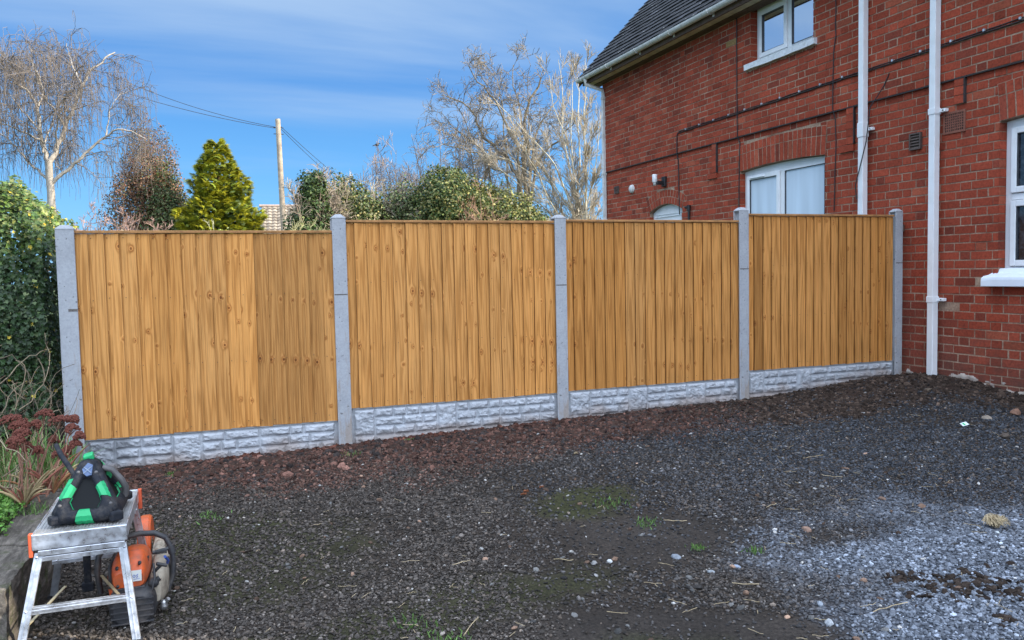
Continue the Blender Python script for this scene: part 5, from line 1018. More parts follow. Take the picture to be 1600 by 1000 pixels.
for P_, s_ in (((A_, T_), .2), ((A_, T_), .72), ((B_, T_), .18), ((B_, T_), .7)):
    p = P_[0] + (P_[1] - P_[0]) * s_ + np.array([0, -.020, .008]); mb = MB(); mb.lathe([(.0001, p[1] - .003), (.006, p[1] - .002), (.008, p[1] + .003)], p[0], p[2], 8, 0, (1, 1, 1), 'y'); mb.build('screw', m_hand, lt)
# ------------------------------------------------------------------ cut-off saw
m_so = simple('saw_orange', (.56, .088, .015), .42, 0, .2, 14, .2, .001, dirt=(.17, .085, .05), dsc=16, damt=.7); m_sc = simple('dirty_cream', (.36, .31, .24), .7, 0, .25, 16, .4, .003, dirt=(.10, .075, .055), dsc=15, damt=.85); m_bk = simple('saw_black', (.025, .025, .028), .55, 0, .3, 16, .2, .002, dirt=(.12, .10, .085), dsc=14, damt=.6)
m_st = simple('bare_metal', (.45, .45, .45), .4, .8, .25, 30); m_wl = simple('white_sticker', (.62, .62, .58), .5, 0, .1); m_bl = simple('blue_print', (.04, .10, .42), .5)
saw = thing('cutoff_saw', 'orange petrol cut-off saw with a black handle lying behind the platform', 'power saw', (-.34, 3.9, 0))
def loft(mb, secs, n=14, m=0, c=(1, 1, 1), pw=3.2):
    "superellipse sections along y: (y, cx, cz, rx, rz)"
    V = []
    for y, cx_, cz_, rx, rz in secs:
        for a in np.arange(n) * 2 * np.pi / n + np.pi / n: ca, sa = math.cos(a), math.sin(a); V.append((cx_ + rx * np.sign(ca) * abs(ca) ** (2 / pw), y, cz_ + rz * np.sign(sa) * abs(sa) ** (2 / pw)))
    F = [(i * n + k, i * n + (k + 1) % n, (i + 1) * n + (k + 1) % n, (i + 1) * n + k) for i in range(len(secs) - 1) for k in range(n)]; mb.add(V, F, m, c, True)
    for i0, sg in ((0, 1), ((len(secs) - 1) * n, -1)): mb.add(V[i0:i0 + n] + [tuple(np.mean(V[i0:i0 + n], 0))], [(k, (k + 1) % n, n) if sg < 0 else ((k + 1) % n, k, n) for k in range(n)], m, c)
mb = MB(); loft(mb, [(3.655, -.350, .082, .070, .055), (3.665, -.350, .083, .084, .070), (3.70, -.350, .086, .092, .078), (3.80, -.350, .088, .094, .080), (3.83, -.35, .088, .09, .078)], 20)
ba = mb.build('air_filter_cover', m_bk, saw)
for k in range(5): mb = MB(); mb.box(-.432, -.268, 3.646 + k * .001, 3.668, .026 + k * .024, .033 + k * .024); mb.build('rib', m_bk, ba, bevel=.002)
mb = MB(); loft(mb, [(3.70, -.362, .195, .060, .035), (3.715, -.362, .205, .066, .064), (3.76, -.360, .215, .072, .080), (3.84, -.356, .215, .072, .082), (3.95, -.350, .20, .062, .07), (4.02, -.345, .18, .05, .05)], 20, pw=2.7); mb.build('engine_cover', m_so, saw)
for k in range(5): mb = MB(); mb.box(-.296, -.2885, 3.775 + k * .026, 3.787 + k * .026, .215 - k * .004, .262 - k * .006); mb.build('cooling_slot', m_bk, saw)
for x_, z_ in ((-.405, .25), (-.318, .262), (-.405, .175)): mb = MB(); mb.lathe([(.0001, 3.693), (.006, 3.694), (.0075, 3.712)], x_, z_, 8, 0, (1, 1, 1), 'y'); mb.build('bolt', m_bk, saw)
mb = MB(); mb.tube([(-.432, 3.705, .17), (-.436, 3.78, .235), (-.43, 3.90, .25), (-.41, 4.0, .23)], [.009, .011, .011, .009], 6); mb.build('side_seam', m_bk, saw)
mb = MB(); mb.box(-.425, -.30, 3.692, 3.72, .150, .166); mb.build('cover_lip', m_bk, saw, bevel=.004)
mb = MB(); mb.tube([(-.30, 3.70, .10), (-.275, 3.69, .14), (-.262, 3.70, .19), (-.268, 3.74, .24)], .005, 6); mb.build('fuel_line', m_bk, saw)
mb = MB(); loft(mb, [(3.73, -.418, .15, .022, .05), (3.80, -.425, .16, .028, .065), (3.92, -.42, .16, .03, .065), (4.0, -.41, .15, .02, .05)], 12); mb.build('side_cowl', m_so, saw)
mb = MB(); loft(mb, [(3.72, -.262, .125, .020, .045), (3.76, -.258, .13, .032, .065), (3.86, -.250, .13, .036, .080), (4.0, -.250, .14, .036, .085), (4.08, -.26, .15, .03, .06)], 14); mb.build('starter_housing', m_sc, saw)
mb = MB(); mb.lathe([(.0001, -.206), (.040, -.208), (.058, -.214), (.062, -.222)], 3.93, .14, 18, 0, (1, 1, 1), 'x'); 
for k in range(5): mb.box(-.209, -.204, 3.89 + k * .018, 3.897 + k * .018, .11, .175)
mb.build('starter_grille', m_bk, saw)
mb = MB(); mb.box(-.295, -.245, 3.98, 4.30, .07, .20); mb.tube([(-.268, 4.0, .20), (-.268, 4.30, .17)], .026, 8); mb.build('arm', m_sc, saw, bevel=.012)
# disc and guard in the y-z plane
cy_, cz_, R_ = 4.30, .145, .135
mb = MB(); mb.lathe([(.0001, -.338), (R_ * .97, -.338), (R_ * .97, -.334), (.0001, -.334)], cy_, cz_, 40, 0, (1, 1, 1), 'x', False); disc = mb.build('cutting_disc', simple('abrasive_disc', (.05, .045, .04), .9), saw); mb = MB(); mb.lathe([(.0001, -.350), (.045, -.349), (.05, -.340)], cy_, cz_, 16, 0, (1, 1, 1), 'x'); mb.build('flange', m_st, disc)
mb = MB(); V = []; na = 20
for a in np.linspace(-.35, math.pi * .98, na + 1):
    for rr, xx in ((.05, -.362), (R_ + .012, -.366), (R_ + .020, -.350), (R_ + .020, -.318), (R_ + .012, -.306), (.05, -.308)): V.append((xx, cy_ - rr * math.cos(a), cz_ + rr * math.sin(a)))
mb.add(V, [(6 * i + k, 6 * i + 6 + k, 6 * i + 7 + k, 6 * i + 1 + k) for i in range(na) for k in range(5)], 0, (1, 1, 1)); mb.build('blade_guard', m_so, saw, bevel=.003)
mb = MB(); mb.tube([(-.49, 3.86, .10), (-.500, 3.865, .19), (-.492, 3.87, .26), (-.46, 3.875, .305), (-.40, 3.88, .325), (-.33, 3.885, .335), (-.27, 3.885, .330), (-.225, 3.885, .305), (-.203, 3.88, .26), (-.195, 3.875, .20), (-.20, 3.87, .13), (-.225, 3.86, .07)], .0125, 10); h_ = mb.build('front_handle', m_bk, saw)
mb = MB(); mb.tube([(-.206, 3.872, .270), (-.198, 3.87, .235)], .017, 8); mb.build('handle_joint', m_bk, h_)
mb = MB()
for k in range(9): mb.lathe([(.0085, -.262 + k * .0052), (.011, -.260 + k * .0052), (.0085, -.258 + k * .0052)], 3.80, .268, 8, 0, (1, 1, 1), 'x')
mb.tube([(-.275, 3.80, .268), (-.212, 3.82, .272)], .0085, 8); mb.build('spring_mount', m_bk, saw)
mb = MB(); mb.lathe([(.0001, 3.700), (.016, 3.702), (.021, 3.712), (.021, 3.73), (.014, 3.75)], -.268, .165, 12, 0, (1, 1, 1), 'y'); mb.tube([(-.268, 3.725, .165), (-.245, 3.73, .178)], .012, 8); mb.build('fuel_cap', m_bk, saw)
mb = MB(); mb.tube([(-.27, 3.74, .20), (-.235, 3.73, .235)], .008, 6); mb.tube([(-.255, 3.725, .242), (-.215, 3.735, .226)], .008, 6); mb.build('starter_grip', m_bk, saw)
mb = MB(); mb.tube([(-.225, 3.80, .245), (-.215, 3.84, .215), (-.222, 3.87, .19)], .006, 6); mb.build('blue_hose', m_bl, saw)
mb = MB(); mb.lathe([(.0001, .028), (.014, .03), (.017, .045), (.012, .055), (.016, .065), (.0001, .07)], -.235, 3.76, 10); mb.tube([(-.235, 3.76, .05), (-.215, 3.75, .075)], .009, 8); mb.build('water_connector', m_st, saw)
R = np.array(Matrix.Rotation(-.30, 3, 'X') @ Matrix.Rotation(.0, 3, 'Y')); o_ = np.array([-.335, 3.705, .215]); mb = MB(); mb.box(-.352, -.312, 3.692, 3.6935, .190, .236, 0, (1, 1, 1)); lb = mb.build('warning_label', m_wl, saw)
mb = MB(); mb.tube([(-.346, 3.6915, .212), (-.340, 3.6915, .206), (-.335, 3.6915, .212), (-.340, 3.6915, .218), (-.346, 3.6915, .214)], .0015, 4); mb.tube([(-.332, 3.6915, .204), (-.327, 3.6915, .210), (-.331, 3.6915, .215), (-.325, 3.6915, .220)], .0015, 4); mb.tube([(-.345, 3.6915, .198), (-.320, 3.6915, .200)], .001, 4); mb.build('label_print', m_bl, lb)
# ------------------------------------------------------------------ trees beyond the fence
m_bark = simple('bark', (1, 1, 1), .9, 0, .3, 14, .4, .01, useattr=True); m_twig = simple('twigs', (1, 1, 1), .85, 0, .15, 6, useattr=True)
m_fol = leafmat('tree_leaf', .5, .35, .2, .25); m_gold = leafmat('golden_leaf', .5, .3, .25, .2)
def unit(v): return v / (np.linalg.norm(v) + 1e-9)
def path(pts, D, jd=0.0):
    "guide limb: (u, v) pairs seen at distance D, wandering a little in depth"
    d = D; o = []
    for k, (u, v) in enumerate(pts): o.append(at(u, v, d)); d += rng.normal(0, jd)
    return np.array(o)
def smooth_path(P, n):
    P = np.asarray(P); t = np.r_[0, np.cumsum(np.linalg.norm(np.diff(P, axis=0), axis=1))]; s_ = np.linspace(0, t[-1], n); return np.stack([np.interp(s_, t, P[:, k]) for k in range(3)], 1)
class Tree:
    def __init__(s): s.S = []; s.T = []           # limbs as (P, r) ; twigs as segments
    def limb(s, P, r0, r1, wob=.02): P = smooth_path(P, max(5, len(P) * 3)); P[1:-1] += rng.normal(0, wob, (len(P) - 2, 3)); s.S.append((P, np.linspace(r0, r1, len(P)))); return P
    def grow(s, P, r, L, depth, n, ang, droop=0., up=0., taper=.6, start=.2, kink=.18, nseg=5, minr=.003, lenfall=.55):
        "side shoots from a polyline, recursively"
        m = len(P); T = np.linalg.norm(P[-1] - P[0])
        for k in range(n):
            f = start + (1 - start) * (k + rng.random()) / n; i = min(int(f * (m - 1)), m - 2); p = P[i] + (P[i + 1] - P[i]) * (f * (m - 1) - i); d = unit(P[i + 1] - P[i])
            q = rng.normal(0, 1, 3); q = unit(q - d * np.dot(q, d)); a = ang * rng.uniform(.6, 1.3); dr = unit(d * math.cos(a) + q * math.sin(a) + np.array([0, 0, up]))
            l = L * (1.15 - .6 * f) * rng.uniform(.6, 1.25); pts = [p]; st = l / nseg
            for j in range(nseg): dr = unit(dr + rng.normal(0, kink, 3) + np.array([0, 0, up * .25 - droop * (j + 1) / nseg])); pts.append(pts[-1] + dr * st)
            rr = max(r * taper * (1 - .5 * f), minr); pts = np.array(pts); s.T.append((pts, np.linspace(rr, max(rr * .35, minr * .7), nseg + 1)))
            if depth > 1: s.grow(pts, rr, L * lenfall, depth - 1, max(2, int(n * .8)), ang, droop, up, taper, .2, kink, max(3, nseg - 1), minr, lenfall)
    def build(s, tn, cb, ct, name='branches', limbs=None):
        if s.S:
            mb = MB()
            for P, r in s.S: mb.tube(P, r, 8, 0, cb)
            mb.build('trunk', limbs or m_bark, tn)
        if s.T:
            P0 = np.concatenate([p[:-1] for p, r in s.T]); P1 = np.concatenate([p[1:] for p, r in s.T]); R0 = np.concatenate([r[:-1] for p, r in s.T]); R1 = np.concatenate([r[1:] for p, r in s.T]); mb = MB()
            c = np.concatenate([np.repeat(np.array(ct)[None] * rng.uniform(.7, 1.3), len(p) - 1, 0) for p, r in s.T]); mb.segs(P0, P1, R0, R1, 3, 0, c); mb.build(name, m_twig, tn); return len(P0)
# ---- silver birch
D = 24.0; bz = at(80, 310, D); tb = np.array([bz[0] + .2, bz[1], 0.0]); t_ = thing('silver_birch', 'tall bare silver birch with pale trunk and weeping twigs at the left', 'tree', tuple(tb))
cv = lambda l: [(x / 3.45, 50 + y / 3.45) for x, y in l]
B_ = Tree(); tr = B_.limb([tb, tb * .4 + bz * .6, bz, at(78, 285, D), at(77, 268, D), at(76, 252, D)], .13, .085, .01)
lb = [([(265, 700), (235, 640), (215, 530), (205, 400), (160, 330), (110, 250), (60, 170), (20, 110)], .10, 1.2), ([(268, 700), (310, 620), (350, 520), (400, 400), (440, 300), (490, 210), (560, 150), (620, 110)], .11, 1.0),
      ([(280, 820), (350, 760), (420, 690), (520, 600), (600, 540), (640, 520), (720, 540), (790, 580)], .085, -1.0), ([(265, 805), (200, 750), (150, 700), (60, 590), (-20, 520)], .06, 1.0), ([(240, 600), (170, 560), (100, 530), (0, 490), (-90, 440)], .05, -1.),
      ([(205, 400), (230, 350), (215, 250), (180, 180), (170, 90)], .05, .8), ([(350, 520), (300, 430), (250, 370), (200, 250), (170, 160)], .045, -1.4), ([(440, 290), (400, 200), (370, 120), (360, 60)], .04, 1.2), ([(310, 630), (300, 520), (330, 400), (380, 310), (400, 230)], .04, -1.6),
      ([(560, 580), (590, 470), (600, 400), (650, 340), (690, 320)], .035, .6), ([(300, 700), (330, 760), (335, 700), (310, 620)], .02, 1.0), ([(230, 650), (280, 480), (320, 350), (300, 250), (290, 150)], .04, 2.0), ([(160, 330), (60, 260), (0, 200), (-60, 130)], .04, -.8), ([(215, 530), (120, 420), (40, 330), (-60, 260)], .04, 1.2)]
for pts, r, dd in lb:
    q = cv(pts); P = np.array([at(u, v, D + dd * k / len(q)) for k, (u, v) in enumerate(q)]); P = B_.limb(P, r * .6, r * .14, .018); n0 = len(B_.T)
    B_.grow(P, r * .42, 1.05, 2, 11, .8, .12, .02, .5, .25, .20, 5, .006, .6)
    for pts2, r2 in B_.T[n0:]:                                     # hanging twigs
        for _ in range(2):
            i = rng.integers(1, len(pts2)); p = pts2[i]; l = rng.uniform(.2, .95); ns = 5; s_ = np.linspace(0, 1, ns)[:, None]; dx = rng.normal(0, .16, 3) * np.array([1, 1, 0]); hang = p + dx * np.sqrt(s_) + np.array([0, 0, -1]) * l * s_ ** 1.25 + np.array([0, 0, .08]) * s_ * (1 - s_) * 4
            hang[1:] += rng.normal(0, .018, (ns - 1, 3)); B_.T.append((hang, np.linspace(.0048, .0032, ns)))
B_.build(t_, (.30, .27, .23), (.135, .112, .094))
# low drooping limb of the birch reaching right
# ---- brown leaved tree and ivy beside it
def leafball(mb, n, cen, rad, col, size, squash=1.0, shell=.45, lobes=3.0, seed=0, up_=.3, shape=None):
    u = rng.normal(size=(n, 3)); u /= np.linalg.norm(u, axis=1)[:, None]; f = 1 + .55 * (fbm(u[:, 0] * lobes, u[:, 1] * lobes, u[:, 2] * lobes, 200 + seed, 4, .6) - .5) * 2
    f = f * (1 + .35 * (fbm(u[:, 0] * 1.3 + 5, u[:, 1] * 1.3, u[:, 2] * 1.3, 400 + seed, 2) - .5)); r = f * (1 - shell * rng.random(n) ** 1.5); P = np.array(cen) + u * r[:, None] * np.array(rad); k = P[:, 2] > 1.0; P, u = P[k], u[k]; n = len(P)
    c = np.array(col)[rng.integers(0, len(col), n)] * rng.lognormal(0, .25, (n, 1))
    mb.inst([(-.35, 0, 0), (.35, 0, 0), (.4, .6, .08), (0, 1, .1), (-.4, .6, .08)], [(0, 1, 2), (0, 2, 4), (4, 2, 3)], P, frames(u + rng.normal(0, .6, (n, 3)) + np.array([0, 0, up_])), rng.uniform(.6, 1.3, n) * size, c)
IVC = [(.035, .065, .018), (.05, .09, .024), (.075, .105, .026), (.11, .125, .03)]; OLV = [(.12, .14, .05), (.17, .16, .07), (.08, .10, .035)]; RUS = [(.26, .13, .075), (.22, .10, .06), (.28, .16, .09), (.17, .11, .07)]
c1 = at(236, 300, 26); t_ = thing('brown_tree', 'rounded tree dense with rust brown and purple twigs and leaves', 'tree', (c1[0], c1[1], 0)); mb = MB()
leafball(mb, 42000, (c1[0] - .02, c1[1], 3.2), (1.08, 1.0, 2.5), RUS + [(.14, .15, .06)], .045, seed=1, shell=.5, lobes=3.4); leafball(mb, 5000, (c1[0] + .25, c1[1] - .2, 2.6), (.95, .8, 1.6), RUS + OLV, .05, seed=2); mb.build('crown', m_fol, t_)
q = Tree(); q.limb([(c1[0], c1[1], 0), (c1[0], c1[1], 2.2), at(240, 260, 26)], .13, .03); q.grow(q.S[0][0], .05, 1.3, 3, 12, .8, 0, .15, .5, .4, .2, 4, .004); q.build(t_, (.16, .12, .09), (.22, .13, .10))
c1 = at(272, 320, 25.2); t_ = thing('evergreen_tree', 'olive green evergreen with a pointed top between the rust brown tree and the golden conifer', 'tree', (c1[0], c1[1], 0)); mb = MB()
leafball(mb, 9000, (c1[0] - .25, c1[1], 2.9), (.62, .7, 1.9), OLV + IVC[:3], .05, seed=3, shell=.5); leafball(mb, 6000, (c1[0] + .15, c1[1], 2.3), (.60, .7, 1.4), OLV + IVC[:3], .05, seed=4); mb.build('crown', m_fol, t_); mb = MB(); mb.tube([(c1[0], c1[1], 0), (c1[0], c1[1], 4)], [.14, .03], 8, 0, (.15, .11, .08)); mb.build('trunk', m_bark, t_)
# ---- golden conifer
D = 24; top = at(336, 221, D); cb = np.array([top[0] + .05, top[1], 0]); t_ = thing('golden_conifer', 'broad conifer with bright golden yellow foliage, dark on its left side', 'conifer', tuple(cb))
Hh = top[2]; mb = MB(); NS = 9500; zz = Hh * (1 - rng.random(NS) ** .62); zz = np.clip(zz, 1.3, Hh - .04); th = rng.uniform(0, 2 * np.pi, NS)
prof_ = lambda z, th: (1.62 * (1 - (z / Hh)) ** .72 + .06) * (1 + .62 * (fbm(np.cos(th) * 2.3, np.sin(th) * 2.3, z * 2.2, 300, 3, .6) - .5) * 2)
rad = prof_(zz, th) * (1 - .42 * rng.random(NS) ** 2.2); P = np.stack([cb[0] + rad * np.cos(th), cb[1] + rad * np.sin(th), zz], 1)
k = 18; sp_ = []; 
for j in range(k): a = (j / (k - 1) - .5) * 1.9; L = .20 * (1 - .35 * abs(a)); sp_.append((a, L))
BV = []; BF = []
for j, (a, L) in enumerate(sp_): ca, sa = math.cos(a), math.sin(a); w = .011; bx = j * 4; z_ = rng.normal(0, .02); BV += [(.01 * sa - w * ca * .3, .01 * ca + w * sa * .3, 0), (L * .55 * sa - w * ca, L * .55 * ca + w * sa, .02 + z_), (L * sa, L * ca, -.03 + z_), (L * .55 * sa + w * ca, L * .55 * ca - w * sa, .02 + z_)]; BF.append((bx, bx + 1, bx + 2, bx + 3))
out_ = np.stack([np.cos(th), np.sin(th), np.full(NS, .55)], 1) + rng.normal(0, .25, (NS, 3)); out_ /= np.linalg.norm(out_, axis=1)[:, None]
nz_ = np.stack([-out_[:, 2] * np.cos(th), -out_[:, 2] * np.sin(th), np.hypot(out_[:, 0], out_[:, 1])], 1) + rng.normal(0, .35, (NS, 3)); nz_ -= out_ * (nz_ * out_).sum(1)[:, None]; nz_ /= np.linalg.norm(nz_, axis=1)[:, None]; xx_ = np.cross(out_, nz_); Rm = np.stack([xx_, out_, nz_], -1)
col = np.array([(.42, .39, .03), (.34, .35, .03), (.20, .25, .035), (.09, .12, .03)])[rng.choice(4, NS, p=[.36, .30, .20, .14])] * rng.lognormal(0, .15, (NS, 1)); mb.inst(BV, BF, P, Rm, rng.uniform(.55, 1.15, NS), col); mb.build('crown', m_gold, t_)
mb = MB(); mb.tube([cb, (cb[0], cb[1], Hh - .3)], [.17, .02], 8, 0, (.14, .08, .05)); mb.build('trunk', m_bark, t_)
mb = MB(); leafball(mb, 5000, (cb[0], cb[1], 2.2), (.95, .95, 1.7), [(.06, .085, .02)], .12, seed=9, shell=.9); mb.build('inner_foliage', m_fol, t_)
# ---- twiggy shrubs
def shrub(name, label, u, D, ztop, w, nst, cb, ct, group=None, leaves=0, lcol=None, L=.9, lean=0, depth=3, n=5, tr=.03, zb=0, cat='shrub', lsize=.05, kink=.2):
    b0 = at(u, 345, D); t_ = thing(name, label, cat, (b0[0], b0[1], 0), group); q = Tree()
    if u == 630: q.limb([b0, at(600, 250, 27), at(588, 229, 27)], .02, .006)
    for _ in range(nst):
        a = rng.uniform(0, 6.28); r = w * math.sqrt(rng.random()); zt = ztop * rng.uniform(.72, 1.0) * (1 - .25 * (r / w) ** 2); e = np.array([b0[0] + r * math.cos(a) + lean, b0[1] + r * math.sin(a), zt]); s0 = np.array([b0[0] + r * .25 * math.cos(a), b0[1] + r * .25 * math.sin(a), zb])
        P = q.limb([s0, s0 * .5 + e * .5 + np.array([0, 0, .1]) - (e - s0) * np.array([.15, .15, 0]), e], tr * rng.uniform(.6, 1.1), .006, .02); q.grow(P, tr * .45, L, depth, n + 1, .75, 0, .14, .55, .3, kink, 4, .0068)
    q.build(t_, cb, ct)
    if leaves: mb = MB(); leafball(mb, leaves, (b0[0], b0[1], ztop * .55), (w * .95, w * .95, ztop * .42), lcol, lsize, seed=int(u), shell=.8); mb.build('leaves', m_fol, t_)
    return t_
shrub('bare_shrub', 'pale twiggy shrub in front of the golden conifer', 333, 21, 2.95, .75, 14, (.30, .28, .18), (.34, .33, .20), None, 500, [(.24, .26, .08)], .45, 0, 2, 5, .012)
shrub('bare_shrub', 'pinkish brown bare shrub under the weeping birch', 165, 23, 3.5, 1.6, 44, (.22, .16, .13), (.30, .19, .15), None, 0, None, .5, 0, 3, 4, .012)
shrub('bare_shrub', 'straw coloured bare shrub just above the fence below the brown tree', 225, 20, 2.75, .8, 12, (.26, .22, .16), (.34, .29, .21), None, 300, OLV, .4, 0, 2, 5, .012)
# ---- ivy clad trees in a row
def ivytree(label, u, v, D, w, ztop, n, cols, seed, twigs=True, blobs=None, ct=(.24, .19, .14)):
    b0 = at(u, v, D); t_ = thing('ivy_clad_tree', label, 'tree', (b0[0], b0[1], 0)); mb = MB()
    for (du, zc_, rx, rz, fr) in blobs: cc = at(u + du, 340, D); leafball(mb, int(n * fr * 1.5), (cc[0], cc[1], zc_ + .22), (rx, rx, rz + .12), cols, .055, seed=seed + int(du), shell=.55, lobes=2.6)
    mb.build('ivy_leaves', m_fol, t_); q = Tree()
    for k in range(10 if twigs else 5):
        e = np.array([b0[0] + rng.normal(0, w * .6), b0[1] + rng.normal(0, .3), ztop * rng.uniform(.75, 1.0)]); P = q.limb([(b0[0], b0[1], 0), (b0[0] + rng.normal(0, .1), b0[1], ztop * .4), e], .07, .015); q.grow(P, .03, .8 if twigs else .5, 3, 7, .8, 0, .12, .5, .4, .22, 4, .006)
    q.build(t_, (.16, .12, .09), ct); return t_
ivytree('narrow dark ivy clad tree with bare forked top, right of the telegraph pole', 492, 300, 21, .7, 3.9, 7000, IVC[:3], 21, True, [(0, 3.35, .38, .40, .3), (-6, 2.75, .50, .55, .3), (-14, 2.2, .62, .6, .4)])
ivytree('second ivy clad tree, pale green leaves thinned with bare twigs', 540, 300, 22, .9, 3.9, 9000, IVC + OLV + [(.30, .26, .10)], 31, True, [(0, 2.9, .62, .85, .5), (28, 2.6, .75, .75, .5)], (.34, .29, .20))
ivytree('low dark green ivy thicket left of the big ivy dome', 628, 300, 22.5, .9, 3.8, 8000, IVC[:2] + OLV, 41, True, [(0, 2.85, .75, .72, .5), (-24, 2.4, .6, .6, .2), (22, 2.6, .7, .7, .3)], (.28, .23, .17))
ivytree('tall dome of ivy, near black on its left and yellow green on its right', 702, 300, 22, .9, 3.9, 22000, IVC + [(.24, .22, .07)], 51, False, [(0, 3.0, .98, 1.02, .6), (-6, 2.3, 1.0, .9, .4)])
ivytree('wide sunlit yellow green ivy thicket sloping down to the right of the ivy dome', 775, 300, 23, 1.2, 3.5, 22000, IVC[1:] + OLV + [(.26, .24, .06), (.30, .27, .08)], 61, True, [(-22, 2.85, .95, .85, .35), (14, 2.6, 1.05, .8, .4), (52, 2.25, .7, .7, .25)], (.36, .30, .20))
shrub('bare_shrub', 'thin yellowish shrub in front of the narrow ivy tree beside the second post', 478, 19, 2.85, .75, 26, (.26, .24, .12), (.33, .31, .15), None, 700, [(.20, .22, .06), (.12, .15, .04)], .45, 0, 2, 5, .010)
shrub('bare_shrub', 'bare whitish brown shrub rising between the two left ivy trees', 512, 23, 4.6, .9, 28, (.26, .21, .17), (.33, .26, .21), None, 0, None, .6, 0, 3, 5, .02)
shrub('bare_shrub', 'straw coloured bare shrub in front of the pale green ivy tree', 565, 20.5, 3.0, .9, 18, (.34, .28, .17), (.38, .30, .18), None, 500, [(.34, .22, .12), (.22, .24, .07)], .5, 0, 2, 5, .012)
shrub('bare_tree', 'bare round topped small tree behind the low ivy thicket', 630, 27, 5.9, 1.7, 34, (.16, .13, .11), (.24, .19, .16), 'bare trees in the far row', 0, None, .9, 0, 3, 5, .04, 0, 'tree')
shrub('bare_tree', 'bare small tree right behind the pale green ivy tree', 580, 27, 5.5, 1.5, 30, (.16, .13, .11), (.26, .20, .17), 'bare trees in the far row', 0, None, .8, 0, 3, 5, .035, 0, 'tree')
shrub('bare_tree', 'bare spreading small tree directly behind the ivy dome', 700, 29, 7.1, 2.3, 30, (.16, .13, .11), (.25, .20, .16), 'bare trees in the far row', 0, None, 1.1, 0, 3, 5, .05, 0, 'tree')
shrub('bare_shrub', 'rust tipped brown shrub overlapping the right flank of the ivy dome', 752, 21.5, 3.9, .9, 20, (.24, .15, .10), (.30, .18, .11), None, 0, None, .6, 0, 3, 5, .015)
# ---- big bare oak
D = 27; c2 = lambda l: [(640 + x / 3.703, 80 + y / 3.703) for x, y in l]; b0 = at(815, 345, D); t_ = thing('bare_oak', 'large bare spreading tree with dark crooked branches left of the house', 'tree', (b0[0], b0[1], 0)); q = Tree()
lim = [([(650, 980), (655, 900), (670, 800), (665, 700), (670, 600), (665, 520), (660, 400), (690, 300), (740, 210), (760, 150)], .19, .5), ([(660, 850), (620, 720), (580, 640), (520, 590), (440, 500), (400, 430), (370, 340), (300, 300), (210, 260)], .13, 1.2),
       ([(665, 700), (620, 560), (570, 450), (510, 330), (460, 240), (390, 170), (340, 80)], .10, -1.0), ([(665, 560), (650, 420), (630, 300), (600, 200), (600, 80)], .08, 1.0), ([(670, 780), (740, 640), (800, 560), (870, 520), (920, 440), (960, 380)], .10, -1.2), ([(668, 620), (720, 500), (760, 400), (830, 320), (860, 230)], .08, 1.3),
       ([(520, 590), (440, 590), (380, 540), (300, 480), (220, 400), (180, 350)], .07, 1.0), ([(640, 780), (560, 700), (480, 680), (400, 600), (300, 560), (200, 540), (130, 560)], .07, -1.5), ([(570, 450), (540, 330), (520, 220), (480, 130), (430, 70)], .06, .8), ([(690, 300), (680, 200), (690, 120), (700, 80)], .05, -.7),
       ([(440, 500), (420, 400), (460, 300), (450, 210), (400, 110)], .05, 1.1), ([(400, 430), (330, 400), (260, 310), (200, 230)], .05, -.5)]
for pts, r, dd in lim:
    p = c2(pts); P = np.array([at(u, v, D + dd * k / len(p)) for k, (u, v) in enumerate(p)]); P[0, 2] = min(P[0, 2], 3) if r < .19 else 0; P = q.limb(P, r * .68, r * .15, .03); q.grow(P, r * .36, 1.05, 3, 9, .85, 0, .05, .55, .25, .30, 5, .0075, .58)
q.build(t_, (.165, .135, .09), (.175, .145, .108))
# ---- pale multi stemmed tree by the house
D = 24; b0 = at(905, 345, D); t_ = thing('pale_stemmed_tree', 'bare tree of many straight pale sunlit stems beside the house corner', 'tree', (b0[0], b0[1], 0)); q = Tree()
st_ = [([(970, 1000), (975, 800), (985, 600), (970, 400), (985, 250), (960, 100)], .055), ([(1020, 1000), (1020, 800), (1015, 600), (1010, 400), (1020, 200), (1015, 40)], .055), ([(960, 960), (900, 800), (840, 650), (760, 560), (650, 450), (560, 350), (500, 290)], .05), ([(950, 930), (880, 850), (760, 650), (650, 560), (590, 440)], .045),
       ([(990, 980), (930, 700), (880, 450), (890, 250), (860, 50)], .045), ([(1000, 990), (1050, 800), (1080, 650), (1090, 500), (1110, 350)], .045), ([(970, 970), (940, 640), (900, 480), (830, 330), (810, 140)], .04), ([(1040, 990), (1060, 760), (1100, 700), (1110, 600)], .03), ([(900, 960), (820, 760), (700, 700), (560, 620), (430, 600)], .04), ([(860, 980), (720, 860), (600, 740), (470, 640), (420, 560)], .04),
       ([(880, 990), (800, 850), (740, 700), (690, 620), (640, 500)], .035), ([(1000, 900), (1050, 620), (1040, 450), (1080, 330)], .03), ([(840, 855), (700, 850), (560, 860), (400, 840), (200, 785)], .022), ([(920, 980), (860, 900), (700, 760), (520, 700)], .03), ([(1010, 1000), (960, 820), (930, 500), (945, 300), (940, 80)], .04), ([(985, 960), (1000, 700), (1060, 560), (1105, 480)], .03)]
for pts, r in st_:
    p = c2(pts); dd = rng.normal(0, .9); P = np.array([at(u, v, D + dd * k / len(p)) for k, (u, v) in enumerate(p)]); P = np.vstack([[(P[0][0], P[0][1], 0)], P]); P = q.limb(P, r * .9, r * .2, .012); q.grow(P, r * .34, .85, 3, 9, .5, 0, .12, .5, .3, .10, 4, .0065, .55)
q.build(t_, (.46, .41, .30), (.29, .24, .17))
